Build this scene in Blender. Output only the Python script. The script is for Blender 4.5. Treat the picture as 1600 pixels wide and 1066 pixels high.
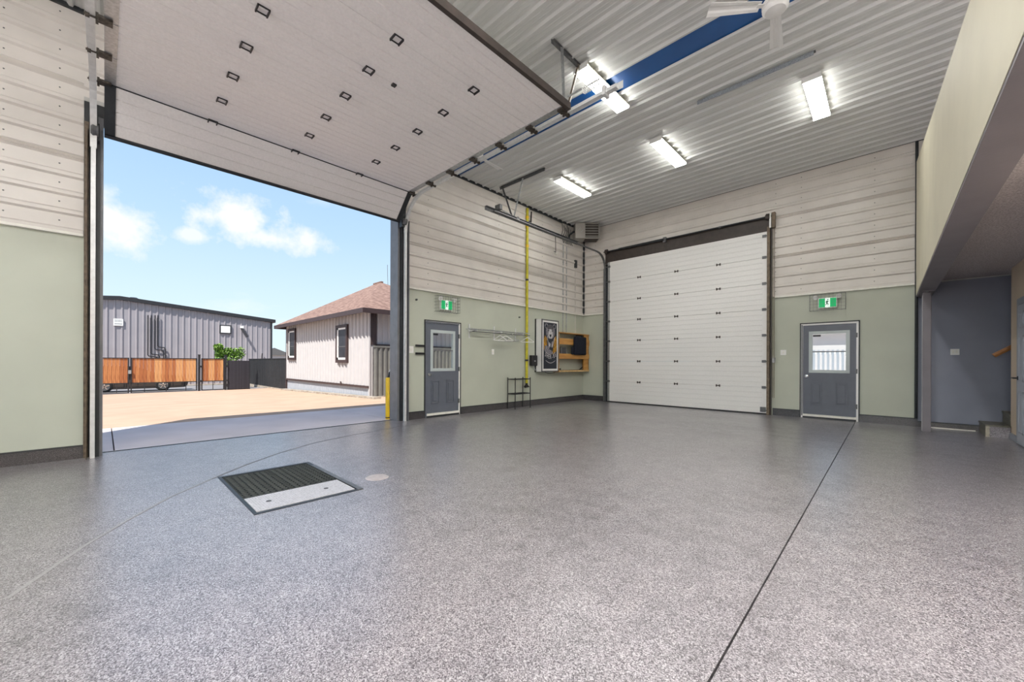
import bpy, math, random
from mathutils import Vector, Matrix
random.seed(7)
for o in list(bpy.data.objects): bpy.data.objects.remove(o, do_unlink=True)
SC = bpy.context.scene
COL = SC.collection
PI = math.pi

# ------------------------------------------------------------------ camera, sky, sun, exposure
cam_d = bpy.data.cameras.new('camera'); cam = bpy.data.objects.new('camera', cam_d); COL.objects.link(cam)
FPX, YAW, CYP, ROLL, H = 611.680573, .765241930, 566.622, .0040745, 1.24
cam_d.sensor_width = 36; cam_d.sensor_fit = 'HORIZONTAL'
cam_d.lens = FPX / 1600 * 36
cam_d.shift_y = (CYP - 533) / 1600
cam_d.clip_start = .05; cam_d.clip_end = 500
Fv = Vector((-math.sin(YAW), math.cos(YAW), 0)); Rv = Vector((math.cos(YAW), math.sin(YAW), 0)); Uv = Vector((0, 0, 1))
c_, s_ = math.cos(ROLL), math.sin(ROLL)
R2 = Rv * c_ + Uv * s_; U2 = Uv * c_ - Rv * s_; B2 = -Fv
cam.matrix_world = Matrix(((R2.x, U2.x, B2.x, 0), (R2.y, U2.y, B2.y, 0), (R2.z, U2.z, B2.z, H), (0, 0, 0, 1)))
SC.camera = cam

SC.view_settings.view_transform = 'Standard'; SC.view_settings.look = 'None'
SC.view_settings.gamma = 1; SC.view_settings.use_curve_mapping = False
SC.view_settings.exposure = 0.27

W = bpy.data.worlds.new('sky'); SC.world = W; W.use_nodes = True
nt = W.node_tree; nt.nodes.clear()
def N(t, **k):
    n = nt.nodes.new(t)
    for a, b in k.items(): setattr(n, a, b)
    return n
out = N('ShaderNodeOutputWorld'); bg = N('ShaderNodeBackground'); tc = N('ShaderNodeTexCoord')
sep = N('ShaderNodeSeparateXYZ'); ramp = N('ShaderNodeValToRGB')
nt.links.new(tc.outputs['Generated'], sep.inputs[0]); nt.links.new(sep.outputs['Z'], ramp.inputs[0])
e = ramp.color_ramp.elements
e[0].position = 0.0; e[0].color = (.72, .86, .93, 1)
e[1].position = 1.0; e[1].color = (.20, .34, .62, 1)
for p, c in ((.12, (.62, .79, .90, 1)), (.28, (.46, .66, .90, 1)), (.5, (.32, .52, .82, 1))):
    q = e.new(p); q.color = c
mp = N('ShaderNodeMapping'); mp.inputs['Scale'].default_value = (1.0, 1.0, 2.6); mp.inputs['Location'].default_value = (.35, .1, .25)
nz = N('ShaderNodeTexNoise'); nz.inputs['Scale'].default_value = 2.6; nz.inputs['Detail'].default_value = 7; nz.inputs['Roughness'].default_value = .55
nt.links.new(tc.outputs['Generated'], mp.inputs[0]); nt.links.new(mp.outputs[0], nz.inputs[0])
cr = N('ShaderNodeValToRGB'); cr.color_ramp.elements[0].position = .56; cr.color_ramp.elements[1].position = .68
nt.links.new(nz.outputs[0], cr.inputs[0])
def VM(op, a, b=None, c=None):
    n = N('ShaderNodeVectorMath', operation=op)
    for i, q in enumerate((a, b, c)):
        if q is None: continue
        if hasattr(q, 'is_output'): nt.links.new(q, n.inputs[i])
        else: n.inputs[i].default_value = q
    return n.outputs['Value'] if op in ('DOT_PRODUCT', 'LENGTH') else n.outputs[0]
def MA(op, a, b=None, c=None):
    n = N('ShaderNodeMath', operation=op)
    for i, q in enumerate((a, b, c)):
        if q is None: continue
        if hasattr(q, 'is_output'): nt.links.new(q, n.inputs[i])
        else: n.inputs[i].default_value = q
    return n.outputs[0]
nz2 = N('ShaderNodeTexNoise'); nz2.inputs['Scale'].default_value = 11; nz2.inputs['Detail'].default_value = 7; nz2.inputs['Roughness'].default_value = .6
nt.links.new(tc.outputs['Generated'], nz2.inputs[0])
cloud = None
for (az, el_, ru, rv, st_) in ((-.790, .245, .070, .052, .9), (-.615, .292, .100, .060, 1.0), (-.555, .262, .11, .035, .8), (-.690, .245, .035, .018, .7), (1.2, .35, .25, .09, 1), (2.3, .3, .22, .08, 1), (-2.3, .4, .3, .1, 1), (.2, .5, .25, .09, 1)):
    # puffy cumulus clouds placed by compass angle (from the view centre, radians) and elevation
    dv = (Fv*math.cos(az) + Rv*math.sin(az))*math.cos(el_) + Uv*math.sin(el_)
    rt = Rv*math.cos(az) - Fv*math.sin(az); up_ = rt.cross(dv)
    u = MA('DIVIDE', VM('DOT_PRODUCT', tc.outputs['Generated'], tuple(rt)), ru); v = MA('DIVIDE', VM('DOT_PRODUCT', tc.outputs['Generated'], tuple(up_)), rv)
    d2 = MA('SQRT', MA('ADD', MA('MULTIPLY', u, u), MA('MULTIPLY', v, v)))
    k = MA('ADD', MA('SUBTRACT', 1.0, d2), MA('MULTIPLY', MA('SUBTRACT', nz2.outputs[0], .5), 3.0))
    k = MA('MULTIPLY', MA('MINIMUM', MA('MAXIMUM', MA('MULTIPLY', k, 1.6), 0.0), 1.0), st_)
    k = MA('MULTIPLY', k, MA('GREATER_THAN', VM('DOT_PRODUCT', tc.outputs['Generated'], tuple(dv)), 0.5))
    cloud = k if cloud is None else MA('MAXIMUM', cloud, k)
cloud = MA('MAXIMUM', cloud, MA('MULTIPLY', cr.outputs[0], .5))
mx = N('ShaderNodeMix', data_type='RGBA'); mx.inputs['B'].default_value = (.90, .90, .95, 1)
nt.links.new(cloud, mx.inputs['Factor']); nt.links.new(ramp.outputs[0], mx.inputs['A'])
nt.links.new(mx.outputs['Result'], bg.inputs[0]); bg.inputs[1].default_value = 1.0
nt.links.new(bg.outputs[0], out.inputs[0])

sun_d = bpy.data.lights.new('sun', 'SUN'); sun_d.energy = 7.0; sun_d.angle = math.radians(.6); sun_d.color = (1, .95, .87)
sun = bpy.data.objects.new('sun', sun_d); COL.objects.link(sun)
SUN_DIR = Vector((-.37, .59, -1)).normalized()
sun.rotation_euler = SUN_DIR.to_track_quat('-Z', 'Y').to_euler()
LAMP = 25.0          # emission of the tube-light diffusers
FILL_LAMP = 108.0        # added unseen fill lights, on the ceiling and under the mezzanine

# ------------------------------------------------------------------ materials
def mat(name, col, rough=.6, metal=0, ns=0, na=.1, bump=0, bs=None, col2=None, spec=.5, stretch=(1, 1, 1), coat=0):
    m = bpy.data.materials.new(name); m.use_nodes = True; t = m.node_tree
    b = t.nodes['Principled BSDF']
    b.inputs['Base Color'].default_value = (*col, 1); b.inputs['Roughness'].default_value = rough
    b.inputs['Metallic'].default_value = metal; b.inputs['Specular IOR Level'].default_value = spec
    if coat: b.inputs['Coat Weight'].default_value = coat
    if ns or bump:
        tcn = t.nodes.new('ShaderNodeTexCoord'); mpn = t.nodes.new('ShaderNodeMapping'); mpn.inputs['Scale'].default_value = stretch
        t.links.new(tcn.outputs['Object'], mpn.inputs[0])
    if ns:
        n = t.nodes.new('ShaderNodeTexNoise'); n.inputs['Scale'].default_value = ns; n.inputs['Detail'].default_value = 4
        t.links.new(mpn.outputs[0], n.inputs[0])
        r = t.nodes.new('ShaderNodeValToRGB'); r.color_ramp.elements[0].position = .35; r.color_ramp.elements[1].position = .65
        c2 = col2 or tuple(max(0, v * (1 - na)) for v in col)
        r.color_ramp.elements[0].color = (*col, 1); r.color_ramp.elements[1].color = (*c2, 1)
        t.links.new(n.outputs[0], r.inputs[0]); t.links.new(r.outputs[0], b.inputs['Base Color'])
    if bump:
        n2 = t.nodes.new('ShaderNodeTexNoise'); n2.inputs['Scale'].default_value = bs or 60; n2.inputs['Detail'].default_value = 3
        t.links.new(mpn.outputs[0], n2.inputs[0])
        bp = t.nodes.new('ShaderNodeBump'); bp.inputs['Strength'].default_value = bump; bp.inputs['Distance'].default_value = .01
        t.links.new(n2.outputs[0], bp.inputs['Height']); t.links.new(bp.outputs[0], b.inputs['Normal'])
    return m
def emit(name, col, s):
    m = bpy.data.materials.new(name); m.use_nodes = True; t = m.node_tree; b = t.nodes['Principled BSDF']
    b.inputs['Base Color'].default_value = (*col, 1); b.inputs['Emission Color'].default_value = (*col, 1); b.inputs['Emission Strength'].default_value = s
    return m
M = dict(
    green=mat('green wall paint', (.50, .53, .445), .6, ns=1.4, na=.07),
    core=mat('wall core', (.55, .55, .53), .8, ns=3, na=.08),
    liner=mat('white liner steel', (.70, .665, .62), .38, ns=2.5, na=.08),
    ceil=mat('ceiling liner steel', (.66, .67, .655), .35, ns=.6, na=.07, spec=.5),
    doorw=mat('white door steel', (.80, .80, .79), .42, ns=45, na=.05, bump=.15, bs=220),
    white=mat('white enamel', (.82, .82, .80), .4, ns=8, na=.04),
    offw=mat('off-white caulk', (.84, .83, .76), .6, ns=20, na=.1),
    jamb=mat('grey jamb steel', (.19, .195, .21), .4, .2, ns=6, na=.15),
    dark=mat('dark trim', (.022, .026, .030), .45, ns=12, na=.3),
    brown=mat('dark brown steel', (.055, .042, .036), .5, ns=9, na=.3),
    tan=mat('brown rusty angle', (.20, .15, .10), .55, ns=14, na=.5),
    galv=mat('galvanised steel', (.52, .54, .55), .35, .75, ns=30, na=.25),
    rail_s=mat('bright track steel', (.70, .71, .71), .35, .25, ns=20, na=.12),
    galvd=mat('dull galvanised steel', (.17, .175, .18), .45, .5, ns=20, na=.3),
    chrome=mat('chrome', (.75, .75, .75), .18, 1, ns=5, na=.05),
    greyd=mat('charcoal door paint', (.125, .140, .172), .42, ns=7, na=.08),
    pale=mat('pale blue-grey paint', (.36, .39, .44), .4, ns=5, na=.05),
    bluew=mat('blue-grey wall paint', (.255, .275, .34), .6, ns=2, na=.08),
    cream=mat('cream wall paint', (.69, .65, .50), .6, ns=2, na=.06, bump=.1, bs=25),
    beige=mat('beige wall paint', (.74, .61, .47), .6, ns=2, na=.06),
    beam=mat('taupe beam paint', (.20, .185, .205), .5, ns=3, na=.1, bump=.15, bs=30),
    stucco=mat('textured soffit', (.60, .56, .58), .9, ns=70, na=.45, bump=.8, bs=90),
    blue=mat('blue vapour barrier', (.004, .095, .34), .35, ns=1.5, na=.2, bump=.1, bs=3),
    yellow=mat('yellow gas pipe paint', (.62, .55, .03), .5, ns=12, na=.25),
    safety=mat('safety yellow', (.80, .52, .01), .45, ns=9, na=.15),
    black=mat('black plastic', (.012, .012, .014), .4, ns=10, na=.3),
    navy=mat('navy fabric', (.004, .007, .022), .85, ns=30, na=.5, bump=.3, bs=80),
    wood=mat('varnished pine', (.62, .33, .09), .45, ns=9, col2=(.45, .21, .05), stretch=(1, .15, 1)),
    rail=mat('oak handrail', (.50, .22, .07), .4, ns=12, na=.4),
    cedar1=mat('cedar board', (.50, .205, .07), .6, ns=7, col2=(.34, .115, .035), stretch=(4, 4, .5)),
    cedar2=mat('pale cedar board', (.62, .32, .13), .6, ns=7, col2=(.46, .20, .07), stretch=(4, 4, .5)),
    cedar3=mat('red cedar board', (.40, .135, .04), .6, ns=7, col2=(.27, .08, .025), stretch=(4, 4, .5)),
    house=mat('white house siding', (.46, .445, .45), .6, ns=3, na=.04),
    skirt=mat('pale skirting metal', (.36, .38, .42), .5, ns=5, na=.06),
    hbrown=mat('brown house trim', (.05, .03, .03), .5, ns=8, na=.2),
    shingle=mat('brown shingles', (.28, .18, .14), .9, ns=5, col2=(.13, .07, .055), bump=1.0, bs=14, stretch=(1, 1, 3)),
    barn=mat('grey building steel', (.30, .283, .305), .55, ns=.8, na=.08),
    olive=mat('olive grey fence steel', (.15, .148, .138), .5, ns=5, na=.15),
    blackf=mat('black fence steel', (.020, .022, .026), .45, ns=10, na=.5),
    mesh=mat('black slatted mesh', (.055, .05, .065), .7, ns=30, na=.6),
    pad=mat('tan packed pad', (.45, .315, .225), .95, ns=1.2, col2=(.40, .275, .195), bump=.3, bs=30),
    conc=mat('concrete apron', (.66, .58, .57), .8, ns=1.1, na=.12, bump=.15, bs=40),
    curb=mat('stained concrete curb', (.40, .36, .31), .85, ns=5, col2=(.25, .20, .15), stretch=(1, 1, 3)),
    leaf=mat('green leaves', (.20, .34, .045), .6, ns=6, col2=(.08, .18, .02)),
    rubber=mat('rubber tyre', (.012, .012, .012), .8, ns=10, na=.3),
    carb=mat('black car paint', (.012, .013, .016), .15, ns=3, na=.2, coat=1),
    signg=emit('lit exit sign green', (.0, .36, .11), .55),
    signw=emit('lit exit sign white', (.8, .95, .85), .7),
    lamp=emit('lamp diffuser', (1.0, .985, .94), LAMP),
    fill_lamp=emit('added fill diffuser', (1.0, .985, .95), FILL_LAMP),
    lampw=mat('light fixture body', (.80, .78, .62), .5, ns=4, na=.05),
    ink=mat('sign black print', (.012, .016, .030), .5, ns=3, na=.2),
    orange=mat('sign orange print', (.55, .27, .02), .5, ns=18, na=.6),
    grey3=mat('sign grey print', (.30, .29, .33), .5, ns=28, na=.7),
    greyl=mat('sign light print', (.60, .58, .60), .5, ns=30, na=.3),
)
def glass():
    m = bpy.data.materials.new('clear glass'); m.use_nodes = True; t = m.node_tree; t.nodes.clear()
    o = t.nodes.new('ShaderNodeOutputMaterial'); a = t.nodes.new('ShaderNodeBsdfTransparent'); g = t.nodes.new('ShaderNodeBsdfGlossy')
    g.inputs['Roughness'].default_value = .03; f = t.nodes.new('ShaderNodeFresnel'); mxn = t.nodes.new('ShaderNodeMixShader')
    a.inputs[0].default_value = (.96, .98, .97, 1)
    t.links.new(f.outputs[0], mxn.inputs[0]); t.links.new(a.outputs[0], mxn.inputs[1]); t.links.new(g.outputs[0], mxn.inputs[2]); t.links.new(mxn.outputs[0], o.inputs[0])
    return m
M['glass'] = glass()
M['hglass'] = mat('dark house window', (.03, .035, .045), .3, ns=3, na=.4)
def floor_mat(name, dark=1.0, glossy=True):
    m = bpy.data.materials.new(name); m.use_nodes = True; t = m.node_tree; b = t.nodes['Principled BSDF']; L = t.links.new
    tcn = t.nodes.new('ShaderNodeTexCoord')
    def ramp(src, stops):
        r = t.nodes.new('ShaderNodeValToRGB'); el = r.color_ramp.elements
        el[0].position, el[0].color = stops[0][0], (*stops[0][1], 1); el[1].position, el[1].color = stops[-1][0], (*stops[-1][1], 1)
        for p, c in stops[1:-1]: q = el.new(p); q.color = (*c, 1)
        L(src, r.inputs[0]); return r.outputs[0]
    v = t.nodes.new('ShaderNodeTexVoronoi'); v.inputs['Scale'].default_value = 210; L(tcn.outputs['Object'], v.inputs['Vector'])
    sp = t.nodes.new('ShaderNodeSeparateColor'); L(v.outputs['Color'], sp.inputs[0])
    d = dark * .53
    flakes = ramp(sp.outputs[0], [(0, (.07*d, .06*d, .075*d)), (.22, (.19*d, .175*d, .19*d)), (.45, (.38*d, .36*d, .375*d)), (.75, (.55*d, .525*d, .54*d)), (1, (.88*d, .86*d, .87*d))])
    n = t.nodes.new('ShaderNodeTexNoise'); n.inputs['Scale'].default_value = .55; n.inputs['Detail'].default_value = 5; L(tcn.outputs['Object'], n.inputs['Vector'])
    n5 = t.nodes.new('ShaderNodeTexNoise'); n5.inputs['Scale'].default_value = 5.5; n5.inputs['Detail'].default_value = 8; n5.inputs['Roughness'].default_value = .7; L(tcn.outputs['Object'], n5.inputs['Vector'])
    ad = t.nodes.new('ShaderNodeMath'); ad.operation = 'MULTIPLY_ADD'; ad.inputs[1].default_value = .6; L(n5.outputs[0], ad.inputs[0])
    ad2 = t.nodes.new('ShaderNodeMath'); ad2.operation = 'MULTIPLY'; ad2.inputs[1].default_value = .4; L(n.outputs[0], ad2.inputs[0]); L(ad2.outputs[0], ad.inputs[2])
    big = ramp(ad.outputs[0], [(.38, (.72, .71, .735)), (.5, (.98, .96, 1.0)), (.62, (1.12, 1.09, 1.12))])
    mu = t.nodes.new('ShaderNodeMix'); mu.data_type = 'RGBA'; mu.blend_type = 'MULTIPLY'; mu.inputs['Factor'].default_value = 1
    L(flakes, mu.inputs['A']); L(big, mu.inputs['B']); L(mu.outputs['Result'], b.inputs['Base Color'])
    n2 = t.nodes.new('ShaderNodeTexNoise'); n2.inputs['Scale'].default_value = 75; n2.inputs['Detail'].default_value = 3; L(tcn.outputs['Object'], n2.inputs['Vector'])
    bp = t.nodes.new('ShaderNodeBump'); bp.inputs['Strength'].default_value = .42; bp.inputs['Distance'].default_value = .004
    L(n2.outputs[0], bp.inputs['Height']); L(bp.outputs[0], b.inputs['Normal'])
    n3 = t.nodes.new('ShaderNodeTexNoise'); n3.inputs['Scale'].default_value = .9; n3.inputs['Detail'].default_value = 6; L(tcn.outputs['Object'], n3.inputs['Vector'])
    mr = t.nodes.new('ShaderNodeMapRange'); mr.inputs['To Min'].default_value = .22; mr.inputs['To Max'].default_value = .42
    L(n3.outputs[0], mr.inputs['Value']); L(mr.outputs[0], b.inputs['Roughness'])
    b.inputs['Specular IOR Level'].default_value = .5
    b.inputs['Coat Weight'].default_value = .8 if glossy else 0; b.inputs['Coat Roughness'].default_value = .27
    bp2 = t.nodes.new('ShaderNodeBump'); bp2.inputs['Strength'].default_value = .16; bp2.inputs['Distance'].default_value = .004
    L(n2.outputs[0], bp2.inputs['Height']); L(bp2.outputs[0], b.inputs['Coat Normal'])
    return m
M['floor'] = floor_mat('speckled epoxy flake floor')
M['fcurb'] = floor_mat('dark epoxy flake curb', .22)
M['step'] = floor_mat('epoxy flake step', 1.3)

# ------------------------------------------------------------------ mesh helpers
ORG = {}
class MB:
    def __init__(s): s.v = []; s.f = []; s.smooth = False
    def add(s, vs, fs):
        n = len(s.v); s.v += [tuple(v) for v in vs]; s.f += [tuple(i + n for i in f) for f in fs]; return s
    def box(s, x0, x1, y0, y1, z0, z1):
        if x0 > x1: x0, x1 = x1, x0
        if y0 > y1: y0, y1 = y1, y0
        if z0 > z1: z0, z1 = z1, z0
        return s.add([(x0,y0,z0),(x1,y0,z0),(x1,y1,z0),(x0,y1,z0),(x0,y0,z1),(x1,y0,z1),(x1,y1,z1),(x0,y1,z1)],
                     [(3,2,1,0),(4,5,6,7),(0,1,5,4),(1,2,6,5),(2,3,7,6),(3,0,4,7)])
    def obox(s, c, ax, ay, az, hx, hy, hz):
        c = Vector(c); ax = Vector(ax).normalized() * hx; ay = Vector(ay).normalized() * hy; az = Vector(az).normalized() * hz
        vs = [c - ax - ay - az, c + ax - ay - az, c + ax + ay - az, c - ax + ay - az, c - ax - ay + az, c + ax - ay + az, c + ax + ay + az, c - ax + ay + az]
        return s.add(vs, [(3,2,1,0),(4,5,6,7),(0,1,5,4),(1,2,6,5),(2,3,7,6),(3,0,4,7)])
    def bar(s, p, q, w, h, up=(0, 0, 1)):
        p = Vector(p); q = Vector(q); d = q - p; L = d.length; d.normalize(); u = Vector(up)
        if abs(d.dot(u)) > .98: u = Vector((1, 0, 0))
        sd = d.cross(u).normalized(); u2 = sd.cross(d).normalized()
        return s.obox((p + q) / 2, d, sd, u2, L / 2, w / 2, h / 2)
    def sweep(s, pts, sec, up=(0, 0, 1), closed_sec=True, cap=True):
        pts = [Vector(p) for p in pts]; n = len(sec); rings = []
        for i, p in enumerate(pts):
            a = pts[i] - pts[i-1] if i else pts[1] - pts[0]
            b = pts[i+1] - pts[i] if i < len(pts) - 1 else a
            a = a.normalized(); b = b.normalized(); d = (a + b)
            d = d.normalized() if d.length > 1e-6 else a
            u = Vector(up)
            if abs(d.dot(u)) > .98: u = Vector((1, 0, .01))
            sd = d.cross(u).normalized(); u2 = sd.cross(d).normalized()
            k = 1 / max(.5, math.sqrt(max(.1, (1 + a.dot(b)) / 2)))
            rings.append([p + (sd * x + u2 * y) * k for x, y in sec])
        vs = [v for r in rings for v in r]; fs = []
        for i in range(len(pts) - 1):
            for j in range(n if closed_sec else n - 1):
                a0 = i * n + j; b0 = i * n + (j + 1) % n
                fs.append((a0, b0, b0 + n, a0 + n))
        if cap and closed_sec: fs.append(tuple(range(n))[::-1]); fs.append(tuple(range((len(pts)-1)*n, len(pts)*n)))
        return s.add(vs, fs)
    def tube(s, pts, r, n=8, up=(0, 0, 1)):
        return s.sweep(pts, [(r * math.cos(2*PI*k/n), r * math.sin(2*PI*k/n)) for k in range(n)], up)
    def prism(s, poly, a, b):      # poly = list of 3-D points, extruded by vector (b)
        n = len(poly); P = [Vector(p) for p in poly]; b = Vector(b)
        vs = P + [p + b for p in P]
        fs = [tuple(range(n))[::-1], tuple(range(n, 2*n))] + [(i, (i+1) % n, (i+1) % n + n, i + n) for i in range(n)]
        return s.add(vs, fs)
    def lathe(s, c, prof, n=20, axis=(0, 0, 1)):
        c = Vector(c); ax = Vector(axis).normalized(); u = ax.orthogonal().normalized(); w = ax.cross(u)
        vs = []; fs = []
        for r, z in prof:
            for k in range(n):
                t = 2*PI*k/n; vs.append(c + ax*z + (u*math.cos(t) + w*math.sin(t))*r)
        for i in range(len(prof)-1):
            for k in range(n):
                a = i*n+k; b = i*n+(k+1) % n; fs.append((a, b, b+n, a+n))
        fs.append(tuple(range(n))[::-1]); fs.append(tuple(range((len(prof)-1)*n, len(prof)*n)))
        return s.add(vs, fs)
    def cone(s, c, r0, r1, h, n=16, axis=(0, 0, 1)): return s.lathe(c, [(r0, 0), (r1, h)], n, axis)
    def ribs(s, s0, s1, a0, a1, base, out, pitch, first, hgt=.02, w0=.06, w1=.028, ax='z', nrm='x', minor=True):
        """ribbed sheet: profile runs over s0..s1 on axis ax, extruded a0..a1, facing nrm (out = +1/-1)"""
        pr = [(s0, 0)]
        k = math.ceil((s0 - first) / pitch) - 1
        pos = first + k * pitch
        while pos < s1 + pitch:
            for ds, d in ((-w0/2, 0), (-w1/2, hgt), (w1/2, hgt), (w0/2, 0)): pr.append((pos + ds, d))
            if minor:
                for q in (.36, .64):
                    m0 = pos + pitch * q
                    for ds, d in ((-.014, 0), (-.006, .004), (.006, .004), (.014, 0)): pr.append((m0 + ds, d))
            pos += pitch
        pr = [p for p in pr if s0 <= p[0] <= s1] + [(s1, 0)]
        vs = []
        for a in (a0, a1):
            for q, d in pr:
                c = {ax: q, nrm: base + out * d}
                for k2 in 'xyz':
                    if k2 not in c: c[k2] = a
                vs.append((c['x'], c['y'], c['z']))
        n = len(pr)
        return s.add(vs, [(i, i+1, i+1+n, i+n) for i in range(n-1)])
    def build(s, name, m, parent=None, origin=None, smooth=False, bevel=0):
        me = bpy.data.meshes.new(name)
        if parent is not None: org = ORG[parent.name]
        elif origin is not None: org = Vector(origin)
        else:
            xs = [v[0] for v in s.v]; ys = [v[1] for v in s.v]; zs = [v[2] for v in s.v]
            org = Vector(((min(xs)+max(xs))/2, (min(ys)+max(ys))/2, min(zs)))
        me.from_pydata([tuple(Vector(v) - org) for v in s.v], [], s.f)
        me.materials.append(M[m] if isinstance(m, str) else m)
        import bmesh
        bm = bmesh.new(); bm.from_mesh(me); bmesh.ops.recalc_face_normals(bm, faces=bm.faces)
        if bevel: bmesh.ops.bevel(bm, geom=list(bm.edges), offset=bevel, segments=1, affect='EDGES')
        bm.to_mesh(me); bm.free()
        if smooth:
            for p in me.polygons: p.use_smooth = True
            try: me.set_sharp_from_angle(angle=math.radians(35))
            except Exception: pass
        o = bpy.data.objects.new(name, me); COL.objects.link(o)
        if parent is not None: o.parent = parent; ORG[o.name] = org
        else: o.location = org; ORG[o.name] = org
        return o
def tag(o, label, cat, group=None, kind=None):
    o['label'] = label
    if cat: o['category'] = cat
    if group: o['group'] = group
    if kind: o['kind'] = kind
    return o
def thing(name, label, cat, loc, group=None, kind=None):
    o = bpy.data.objects.new(name, None); o.empty_display_size = .1; COL.objects.link(o); o.location = loc; ORG[o.name] = Vector(loc)
    return tag(o, label, cat, group, kind)
def put(mesh, name, parent, loc, rot=None):   # a repeated piece sharing mesh data
    o = bpy.data.objects.new(name, mesh); COL.objects.link(o); o.parent = parent
    o.location = Vector(loc) - ORG[parent.name]; ORG[o.name] = Vector(loc)
    if rot: o.rotation_euler = rot
    return o
def rawmesh(mb, name, m):
    o = mb.build(name, m, None, (0, 0, 0)); me = o.data; bpy.data.objects.remove(o); return me
def copy_tree(o, parent=None, dloc=None):
    c = o.copy(); COL.objects.link(c); c.parent = parent
    if dloc is not None: c.location = Vector(o.location) + Vector(dloc)
    for ch in list(o.children): copy_tree(ch, c)
    return c

XL, YB, ZC, ZT, ZB = -7.421, 11.194, 5.703, 2.834, .148     # left wall, back wall, ceiling, liner bottom, curb top
XO, YR, XE = -7.70, -4.6, 6.0                                # outer face of left wall, rear wall, far right wall
D1A, D1B, D1H = -.015, 4.262, 4.42                          # open overhead doorway in the left wall

# ------------------------------------------------------------------ floor
fl = MB()
JX = -.50        # long saw-cut joint, runs along Y ; a cross joint at y = 8.02 ; threshold slot
def fbox(x0, x1, y0, y1): fl.box(x0, x1, y0, y1, -.12, 0)
G = .009
dr = (-5.15, -3.69, .85, 1.74)     # drain pit
fbox(JX + G/2, XE, YR, 8.02 - .003); fbox(JX + G/2, XE, 8.02 + .003, YB + .3)
for y0, y1 in ((YR, dr[2]), (dr[3], 8.02 - .003)): fbox(XL, JX - G/2, y0, y1)
fbox(-7.64, XL, D1A, D1B)
fbox(XL, dr[0], dr[2], dr[3]); fbox(dr[1], JX - G/2, dr[2], dr[3]); fbox(XL, JX - G/2, 8.02 + .003, YB + .3)
floor = fl.build('floor', 'floor', None, (0, 0, 0)); tag(floor, 'grey speckled epoxy flake floor of the garage bay', 'floor', kind='structure')
MB().box(XL - .3, XE, YR, YB + .3, -.16, -.125).build('joint_filler', 'dark', floor)
tm = MB()
pts0 = [(-3.30, -.35), (-3.857, -.10), (-4.25, .12), (-4.72, .42), (-5.13, .78)]
pts = [(-5.13, .78), (-5.55, 1.18), (-5.93, 1.62), (-6.32, 2.22), (-6.55, 2.95), (-6.70, 3.75), (-6.78, 4.3)]
tm.sweep([(x, y, .0008) for x, y in pts], [(-.012, 0), (.012, 0), (.012, .0012), (-.012, .0012)], cap=False)
M['tyre'] = mat('grey tyre scuff', (.13, .125, .13), .5, ns=6, col2=(.22, .215, .22))
tm.build('tyre_scuff', 'tyre', floor)
M['tyre2'] = mat('faint tyre scuff', (.22, .215, .22), .45, ns=90, col2=(.30, .29, .295))
MB().sweep([(x, y, .0008) for x, y in pts0], [(-.013, 0), (.013, 0), (.013, .0008), (-.013, .0008)], cap=False).build('faint_scuff', 'tyre2', floor)
MB().lathe((-3.95, 2.03, 0), [(.12, 0), (.11, .006)], 24).build('cleanout_cover', mat('pale cover', (.42, .38, .38), .5, ns=20, na=.2), floor)

# ------------------------------------------------------------------ left wall
wl = thing('wall_left', 'left wall, green painted below and white ribbed steel above', 'wall', (XL, 4, 0), kind='structure')
M3A, M3B, M3T = 4.935, 5.915, 2.165      # man door opening in left wall
def lwall(y0, y1, z0, z1, mb): mb.box(XO, XL, y0, y1, z0, z1)
g = MB(); lwall(YR, -.187, 0, ZT, g); lwall(4.44, M3A, 0, ZT, g); lwall(M3B, YB + .3, 0, ZT, g); lwall(M3A, M3B, M3T, ZT, g)
g.build('painted_wallboard', 'green', wl)
g = MB(); lwall(YR, -.187, ZT, 5.95, g); lwall(4.44, YB + .3, ZT, 5.95, g); lwall(-.187, 4.44, D1H + .15, 5.95, g)
g.build('wall_core', 'core', wl)
g = MB(); lwall(-.187, D1A - .05, 0, D1H + .15, g); lwall(D1B + .05, 4.44, 0, D1H + .15, g); g.box(XO, XL, D1A - .05, D1B + .05, D1H, D1H + .15)
g.build('door_jamb_core', 'dark', wl)
sheets = [(ZT, 3.805), (3.805, 4.745), (4.745, ZC)]
RP, RF = .2355, 2.868
for z0, z1 in sheets:
    for y0, y1 in ((YR, -.19), (4.44, 5.70), (5.70, YB)):
        MB().ribs(z0, z1, y0, y1, XL + .006, 1, RP, RF, hgt=.030, w0=.085, w1=.04, ax='z', nrm='x', minor=False).build('liner_sheet', 'liner', wl)
MB().ribs(D1H + .2, ZC, -.19, 4.44, XL + .006, 1, RP, RF, hgt=.030, w0=.085, w1=.04, ax='z', nrm='x', minor=False).build('liner_sheet', 'liner', wl)
g = MB()
for y in (-.393, -.82, 7.2, 9.0, 5.0):
    for k in range(12): g.cone((XL + .006, y, 2.984 + RP * k), .009, .006, .007, 6, (1, 0, 0))
o = g.build('sheet_screws', 'galvd', wl); o['kind'] = 'stuff'
g = MB(); g.box(XL, XL + .05, YR, -.19, ZT - .016, ZT + .016); g.box(XL, XL + .05, 4.44, YB, ZT - .016, ZT + .016)
tag(g.build('trim_1', 'offw'), 'thin cream strip between green and ribbed steel on left wall', 'trim', kind='structure')
g = MB(); g.box(XL, XL + .052, 4.44, YB, ZC - .052, ZC - .004); g.box(XL, XL + .052, YR, -.19, ZC - .052, ZC - .004)
g.box(XL, XL + .056, YB - .056, YB, ZT + .02, ZC - .03)
tag(g.build('trim_3', 'dark'), 'dark strip where left wall meets ribbed ceiling', 'trim', kind='structure')
g = MB()
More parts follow.
